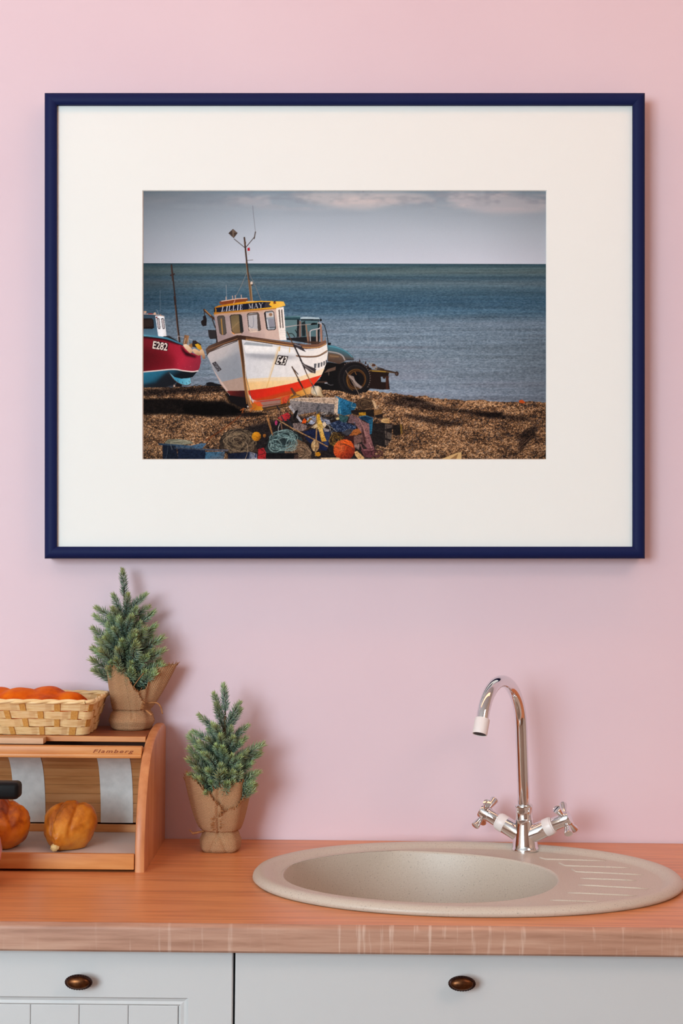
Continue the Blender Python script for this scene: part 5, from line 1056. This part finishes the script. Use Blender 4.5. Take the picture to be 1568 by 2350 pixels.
def make_tree(name, label, cx, cy, zb, pxs, tips, wrap, trunk_top, seed, twine, wz, flaps):
    """tips: photo pixels of sprig ends; wrap(theta, v) -> local point of the burlap"""
    R = random.Random(seed)
    root = empty(name, (cx, cy, zb)); tag(root, label, 'small tree', 'small spruce trees wrapped in burlap')
    base = Vector((cx, cy, zb))
    mobj('trunk', tube([(0, 0, .02), (0, 0, .10), (trunk_top.x * .6, 0, trunk_top.z * .7), (trunk_top.x, 0, trunk_top.z - .05)], [.006, .005, .0035, .002], 8), M['bark'], root, True)
    zt = trunk_top.z
    def place(tip, L, base_pt):
        d = tip - base_pt; o = bpy.data.objects.new('sprig', SPRIGS[R.randrange(6)])
        link(o, root); s = d.length / .062
        o.matrix_local = Matrix.Translation(base_pt) @ d.normalized().to_track_quat('Z', 'Y').to_matrix().to_4x4() @ Matrix.Rotation(R.uniform(0, 6.28), 4, 'Z') @ Matrix.Diagonal((min(1.25, max(.9, s)), min(1.25, max(.9, s)), s, 1))
    zs = []
    for x, y in tips:
        p = at(x, y, cy) - base
        env = .064 * min(1.0, max(.05, (zt + .012 - p.z) / (zt * .52))) if p.z > .12 else .060
        dep = math.sqrt(max(0, env * env - p.x * p.x)) * R.uniform(.55, .95)
        tx = trunk_top.x * min(1, max(0, p.z / zt))
        tip = Vector((p.x, -dep, p.z)); rr = math.hypot(tip.x - tx, tip.y)
        L = min(.078, max(.050, rr * 1.25)); rise = math.sqrt(max(.0004, L * L - min(rr, L * .93) ** 2))
        bz = max(.055, tip.z - rise); k = max(0, 1 - L * .93 / max(rr, 1e-6)) if rr > L * .93 else 0
        bp = Vector((tx + (tip.x - tx) * k, tip.y * k, bz))
        place(tip, L, bp); zs.append(tip.z)
    lo = min(zs)
    for q in range(34):                                             # the far side and the dense middle
        z = lo + (zt - lo - .06) * (q / 34) ** 1.1; th = q * 2.4 + R.uniform(-.3, .3)
        env = .052 * min(1.0, (zt - z) / (zt * .52)); back = math.sin(th) * env
        back = min(back, -cy - .018) if back > 0 else back
        tip = Vector((math.cos(th) * env + trunk_top.x * z / zt, back, z)); bp = Vector((trunk_top.x * z / zt * .8, 0, max(.06, z - .036)))
        place(tip, .05, bp)
    # burlap
    nu, nv = 120, 44; V, Fc, UV = [], [], []
    for i in range(nv + 1):
        for j in range(nu):
            V.append(wrap(2 * math.pi * j / nu, i / nv))
    me = bpy.data.meshes.new('burlap_wrap'); 
    for i in range(nv):
        for j in range(nu):
            k = (j + 1) % nu; Fc.append((i * nu + j, i * nu + k, (i + 1) * nu + k, (i + 1) * nu + j))
    Fc.append(tuple(range(nu - 1, -1, -1)))
    me.from_pydata([tuple(v) for v in V], [], Fc); me.update()
    uv = me.uv_layers.new(name='UVMap'); acc = np.zeros((nv + 1, nu))
    Va = np.array([tuple(v) for v in V]).reshape(nv + 1, nu, 3)
    acc[1:] = np.cumsum(np.linalg.norm(np.diff(Va, axis=0), axis=2), axis=0)
    for pl in me.polygons:
        for li in pl.loop_indices:
            vi = me.loops[li].vertex_index; i, j = divmod(vi, nu)
            jj = nu if (j == 0 and any(me.loops[q].vertex_index % nu == nu - 1 for q in pl.loop_indices) and len(pl.loop_indices) == 4) else j
            a = jj / nu * 2 * math.pi * .036; h = acc[i, j]
            uv.data[li].uv = (a * .77 + h * .64, -a * .64 + h * .77) if seed % 2 else (a * .86 + h * .5, -a * .5 + h * .86)
    me.polygons.foreach_set('use_smooth', [True] * len(me.polygons)); me.materials.append(M['burlap'])
    o = bpy.data.objects.new('burlap_wrap', me); link(o, root)
    so = o.modifiers.new('solid', 'SOLIDIFY'); so.thickness = .0013; so.offset = -1
    fr = []
    for tops, low, off in flaps:                                    # loose overlapping ends of the cloth
        mu, mv = 56, 26; V, Fc, uvs = [], [], []
        for j in range(mu + 1):
            d = tops[0][0] + (tops[-1][0] - tops[0][0]) * j / mu; top = lerp_tab(tops, d) + .0008 * math.sin(j * 1.9) + .0006 * math.sin(j * 4.3); th = math.radians(d)
            lift = off * (1 + 1.2 * (j / mu if off > 0 else 1 - j / mu) ** 3)
            for i in range(mv + 1):
                z = low + (top - low) * i / mv; q = wz(th, z); rad = Vector((q.x, q.y, 0)).normalized()
                V.append(q + rad * (.0012 + abs(lift) * (.25 + .75 * (i / mv)))); a = th * .036
                uvs.append((a * .5 + z * .86, -a * .86 + z * .5))
        for j in range(mu):
            for i in range(mv): Fc.append((j * (mv + 1) + i, (j + 1) * (mv + 1) + i, (j + 1) * (mv + 1) + i + 1, j * (mv + 1) + i + 1))
        me = bpy.data.meshes.new('burlap_flap'); me.from_pydata([tuple(v) for v in V], [], Fc); me.update(); ul = me.uv_layers.new(name='UVMap')
        for l in me.loops: ul.data[l.index].uv = uvs[l.vertex_index]
        me.polygons.foreach_set('use_smooth', [True] * len(me.polygons)); me.materials.append(M['burlap'])
        fo = bpy.data.objects.new('burlap_flap', me); link(fo, root); so = fo.modifiers.new('solid', 'SOLIDIFY'); so.thickness = .0012; so.offset = -1
        for q in range(110):
            if q < 75: j = R.randrange(mu + 1); p = V[j * (mv + 1) + mv]; d = (p - V[j * (mv + 1) + mv - 2]).normalized()
            else:
                j = mu if off > 0 else 0; i = R.randrange(4, mv + 1); p = V[j * (mv + 1) + i]; d = (p - V[(j - 2 if off > 0 else 2) * (mv + 1) + i]).normalized()
            l = R.uniform(.0015, .0050); sd = Vector((R.uniform(-.003, .003), R.uniform(-.002, .001), R.uniform(-.002, .002)))
            fr.append(tube([p - d * .002, p + d * l * .6 + sd * .4, p + d * l + sd], [.0005, .00045, .0002], 4))
    # frayed threads along the torn edge
    for q in range(150):
        th = R.random() * 2 * math.pi; p = wrap(th, 1.0); p0 = wrap(th, .965); d = (p - p0).normalized()
        l = R.uniform(.002, .0065); sd = Vector((R.uniform(-.003, .003), R.uniform(-.003, .003), R.uniform(-.001, .002)))
        fr.append(tube([p - d * .002, p + d * l * .6 + sd * .4, p + d * l + sd], [.00045, .0004, .0002], 4))
    f = mobj('frayed_threads', merge(*fr), M['twine'], root, True); tag(f, kind='stuff')
    for pts, r in twine: mobj('twine', tube(catmull(pts, 6), r, 6), M['twine'], root, True)
    return root

def lerp_tab(tab, x):
    for (x0, y0), (x1, y1) in zip(tab, tab[1:]):
        if x <= x1: 
            t = (x - x0) / (x1 - x0); t = t * t * (3 - 2 * t); return y0 + (y1 - y0) * t
    return tab[-1][1]
def ang(tab, th):
    """smooth periodic table over angle in degrees; 270 = towards the viewer, 0 = right"""
    d = math.degrees(th) % 360; t = tab + [(tab[0][0] + 360, tab[0][1])]
    if d < t[0][0]: d += 360
    return lerp_tab(t, d)

# upper tree, on the bread box
T1 = at(300, 1672, -.052); z1 = ZB
H1 = [(0, .110), (25, .108), (60, .088), (100, .086), (150, .096), (200, .103), (228, .106), (248, .104), (275, .075), (292, .066), (310, .070), (335, .108)]
R1 = [(0, .074), (25, .066), (70, .036), (120, .036), (180, .039), (220, .039), (260, .036), (290, .036), (320, .042), (342, .066)]
def wrap1(th, v): return w1(th, ang(H1, th) * v)
def w1(th, z):
    h = ang(H1, th); rt = ang(R1, th); v = z / h
    fold = .0016 * math.sin(th * 5 + 1) + .0012 * math.sin(th * 9 + 2.2)
    zz = z
    if zz < .034:
        r = lerp_tab([(0, .030), (.004, .0345), (.015, .0385), (.024, .036), (.034, .0305)], zz) 
    else:
        k = (zz - .034) / max(.01, (h - .034)); r = .0305 + (rt - .0305) * (k ** .8)
    cre = -.0035 * math.exp(-((math.degrees(th) - 285 + z * 300) % 360 - 0) ** 2 / 60.0) if zz > .02 else 0
    r += fold * (.4 + v) + cre
    xo = .006 * math.sin(v * 3)
    p = Vector((math.cos(th) * r + .001, math.sin(th) * r, z))
    if p.y > -T1.y - .006: p.y = -T1.y - .006
    return p
tips1 = [(286, 1310), (259, 1366), (296, 1364), (328, 1359), (226, 1391), (341, 1388), (223, 1412), (271, 1393), (353, 1408), (216, 1443), (301, 1412), (319, 1402), (359, 1443), (366, 1459), (218, 1474), (215, 1489),
         (368, 1482), (219, 1508), (308, 1456), (262, 1440), (334, 1480), (288, 1466), (225, 1531), (366, 1514), (308, 1517), (264, 1510), (286, 1486), (354, 1535), (332, 1545), (246, 1463), (345, 1452), (240, 1492), (322, 1440), (275, 1418), (248, 1420), (290, 1530), (330, 1512), (250, 1536), (270, 1545), (310, 1548)]
twine1 = [([(.030, -.02, .046), (.046, -.024, .047), (.053, -.022, .040), (.056, -.020, .028)], .0013), ([(.028, -.02, .034), (.034, -.025, .030), (.039, -.026, .026)], .0018),
          ([(.004, -.040, .066), (.014, -.042, .082), (.026, -.04, .098)], .0006)]
top1 = at(286, 1312, T1.y) - Vector((T1.x, T1.y, z1))
make_tree('potted_spruce', 'taller-standing spruce in loosely wrapped burlap on top of the bread box', T1.x, T1.y, z1, None, tips1, wrap1, top1, 11, twine1, w1,
          [([(182, .096), (215, .106), (246, .107), (264, .092), (286, .070), (304, .050)], .034, .0030)])

# lower tree, on the worktop
T2 = at(506, 1950, -.098)
H2 = [(0, .112), (40, .105), (90, .104), (140, .112), (180, .116), (205, .128), (228, .118), (246, .098), (262, .108), (285, .118), (320, .118)]
R2 = [(0, .046), (40, .038), (90, .036), (140, .040), (180, .055), (205, .056), (230, .046), (262, .041), (300, .043), (330, .046)]
def wrap2(th, v): return w2(th, ang(H2, th) * v)
def w2(th, z):
    h = ang(H2, th); rt = ang(R2, th); v = z / h
    q = (abs(math.cos(th)) ** 5 + abs(math.sin(th)) ** 5) ** (-1 / 5.0)          # a square folded pouch at the bottom
    if z < .034:
        r = lerp_tab([(0, .0285), (.005, .0335), (.018, .0345), (.027, .031), (.034, .0285)], z)
        sq = max(0, 1 - z / .030); r *= 1 + (q - 1) * .55 * sq
    else:
        k = (z - .034) / max(.01, (h - .034)); r = .0285 + (rt - .0285) * (k ** .55)
    d = (math.degrees(th) - 268) % 360; d = d - 360 if d > 180 else d
    if z > .032: r += -.0042 * math.exp(-(d / 4.0) ** 2) + .0022 * math.exp(-((d + 9) / 6.0) ** 2)
    else: r += -.003 * math.exp(-((d - (z - .034) * 800) / 5.0) ** 2) - .003 * math.exp(-((d + (z - .034) * 800) / 5.0) ** 2)
    r += (.0013 * math.sin(th * 5) + .0011 * math.sin(th * 8 + 1.7)) * (.3 + v)
    return Vector((math.cos(th) * r, math.sin(th) * r, z))
tips2 = [(518, 1572), (490, 1594), (542, 1611), (492, 1618), (548, 1628), (456, 1646), (451, 1672), (567, 1667), (499, 1656), (538, 1686), (561, 1693), (433, 1697), (458, 1702), (597, 1704), (497, 1701), (431, 1729), (458, 1712), (520, 1721),
         (592, 1729), (572, 1731), (440, 1740), (531, 1734), (588, 1761), (479, 1755), (520, 1755), (546, 1746), (583, 1772), (451, 1764), (464, 1777), (586, 1798), (531, 1785), (477, 1803), (575, 1803), (559, 1778), (485, 1730), (505, 1772), (545, 1790), (495, 1795), (515, 1690), (476, 1690)]
twine2 = [([(-.026, -.012, .034), (-.036, -.016, .032), (-.046, -.016, .030)], .0019), ([(-.044, -.016, .030), (-.048, -.017, .034), (-.050, -.018, .036)], .0012)]
top2 = at(518, 1574, T2.y) - Vector((T2.x, T2.y, CT))
make_tree('potted_spruce', 'small spruce in a pinched burlap pouch on the worktop beside the sink', T2.x, T2.y, CT, None, tips2, wrap2, top2, 24, twine2, w2,
          [([(258, .060), (300, .075), (338, .092), (372, .094)], .035, -.0026), ([(168, .112), (200, .131), (222, .122), (241, .106), (274, .080)], .035, .0030)])

# ------------------------------------------------------------------ kettle at the left edge
def make_kettle():
    kx, ky = at(2, 1960, -.40).x - .094, -.40
    root = empty('enamel_kettle', (kx, ky, CT)); tag(root, 'pink enamel kettle with a black grip at the left picture edge', 'kettle')
    ze = .054
    mobj('pot', lathe([(.060, 0), (.070, .002), (.084, .018), (.0925, .040), (.0940, ze), (.091, .070), (.080, .088), (.062, .100), (.050, .104)], 48), M['pink_enamel'], root, 'auto')
    lid = mobj('lid', lathe([(.052, .1035), (.052, .106), (.040, .112), (.015, .1155), (.004, .116)], 40), M['pink_enamel'], root, 'auto')
    sp = tube(catmull([(-.080, 0, .045), (-.115, 0, .065), (-.135, 0, .098)], 6), [.018 - .008 * k / 12 for k in range(13)], 16)
    mobj('spout', sp, M['pink_enamel'], root, 'auto')
    hx = at(47, 1810, ky).x - kx; z0 = at(20, 1832, ky).z - CT; z1 = at(20, 1793, ky).z - CT
    mobj('grip', box(-.075, hx, -.016, .016, z0, z1, .006, 3), M['black'], root, 'auto')
    for x in (-.055, .055): mobj('grip_post', tube([(x, 0, .094), (x, 0, z0 + .006)], .006, 12), M['black'], root, 'auto')
make_kettle()

# ------------------------------------------------------------------ framed photograph on the wall
def make_picture():
    YF = -.054                                                      # front of the frame
    ctr = at(791.5, 746.5, YF)
    root = empty('picture_frame', (ctr.x, 0, ctr.z)); root.rotation_euler = (0, -ROLL, 0)
    tag(root, 'large navy framed beach photograph with a wide off-white mat on the pink wall', 'picture')
    def loc(x, y, Y):                                               # photo pixel -> local x, z on the plane Y
        p = at(x, y, Y) - Vector((ctr.x, Y, ctr.z))
        return (p.x * CR + p.z * SR, -p.x * SR + p.z * CR)
    x0, z1 = loc(101, 211, YF); x1, z0 = loc(1482, 1282, YF)
    wd = loc(128.5, 300, YF)[0] - x0
    prof = [(0, -.002), (0, YF + .006), (.0012, YF + .003), (.005, YF + .0004), (.011, YF), (.016, YF + .0012), (wd - .001, YF + .004), (wd, YF + .005), (wd, YF + .0135)]    # inset, Y
    def cor(i): return [(x0 + i, z0 + i), (x1 - i, z0 + i), (x1 - i, z1 - i), (x0 + i, z1 - i)]
    for k in range(4):
        rings = [[(cor(i)[q][0], y, cor(i)[q][1]) for i, y in prof] for q in (k, (k + 1) % 4)]
        mobj('frame_rail', loft(rings), M['navy'], root, 'auto')
    mobj('backing_board', box(x0 + .006, x1 - .006, YF + .018, YF + .022, z0 + .006, z1 - .006), M['mat_board'], root)
    YM, YP = YF + .0125, YF + .0155
    a0, c1 = loc(327, 436.5, YM); a1, c0 = loc(1255.5, 1055, YM)
    o0, o1, p0, p1 = x0 + .008, x1 - .008, z0 + .008, z1 - .008
    def rc(x0, x1, z0, z1, y): return [(x0, y, z0), (x1, y, z0), (x1, y, z1), (x0, y, z1)]
    b = .0013
    mobj('mat_board', loft([rc(o0, o1, p0, p1, YP + .0012), rc(o0, o1, p0, p1, YM), rc(a0, a1, c0, c1, YM), rc(a0 + b, a1 - b, c0 + b, c1 - b, YP - .0002)], False, False), M['mat_board'], root)
    # the print: a flat sheet carrying the photograph as colour on its own fine grid
    img = paint_print(); hh, ww = img.shape[:2]
    u0, v1 = loc(327, 437, YP); u1, v0 = loc(1255, 1055, YP)
    xs = np.linspace(u0, u1, ww); zs = np.linspace(v1, v0, hh)
    co = np.zeros((hh, ww, 3), np.float32); co[..., 0] = xs[None, :]; co[..., 1] = YP; co[..., 2] = zs[:, None]
    idx = np.arange(hh * ww, dtype=np.int32).reshape(hh, ww)
    q = np.stack([idx[1:, :-1], idx[1:, 1:], idx[:-1, 1:], idx[:-1, :-1]], -1).reshape(-1, 4)
    me = bpy.data.meshes.new('photo_print'); me.vertices.add(hh * ww); me.vertices.foreach_set('co', co.ravel())
    me.loops.add(q.size); me.loops.foreach_set('vertex_index', q.ravel().astype(np.int32))
    me.polygons.add(len(q)); me.polygons.foreach_set('loop_start', np.arange(0, q.size, 4, dtype=np.int32))
    me.update(calc_edges=True); me.validate()
    ca = me.color_attributes.new('Col', 'FLOAT_COLOR', 'POINT')
    rgba = np.ones((hh, ww, 4), np.float32); rgba[..., :3] = s2l(img); ca.data.foreach_set('color', rgba.ravel())
    me.materials.append(M['print'])
    o = bpy.data.objects.new('photo_print', me); link(o, root)
    o['label'] = 'printed photograph of fishing boats on a shingle beach by the sea'
make_picture()
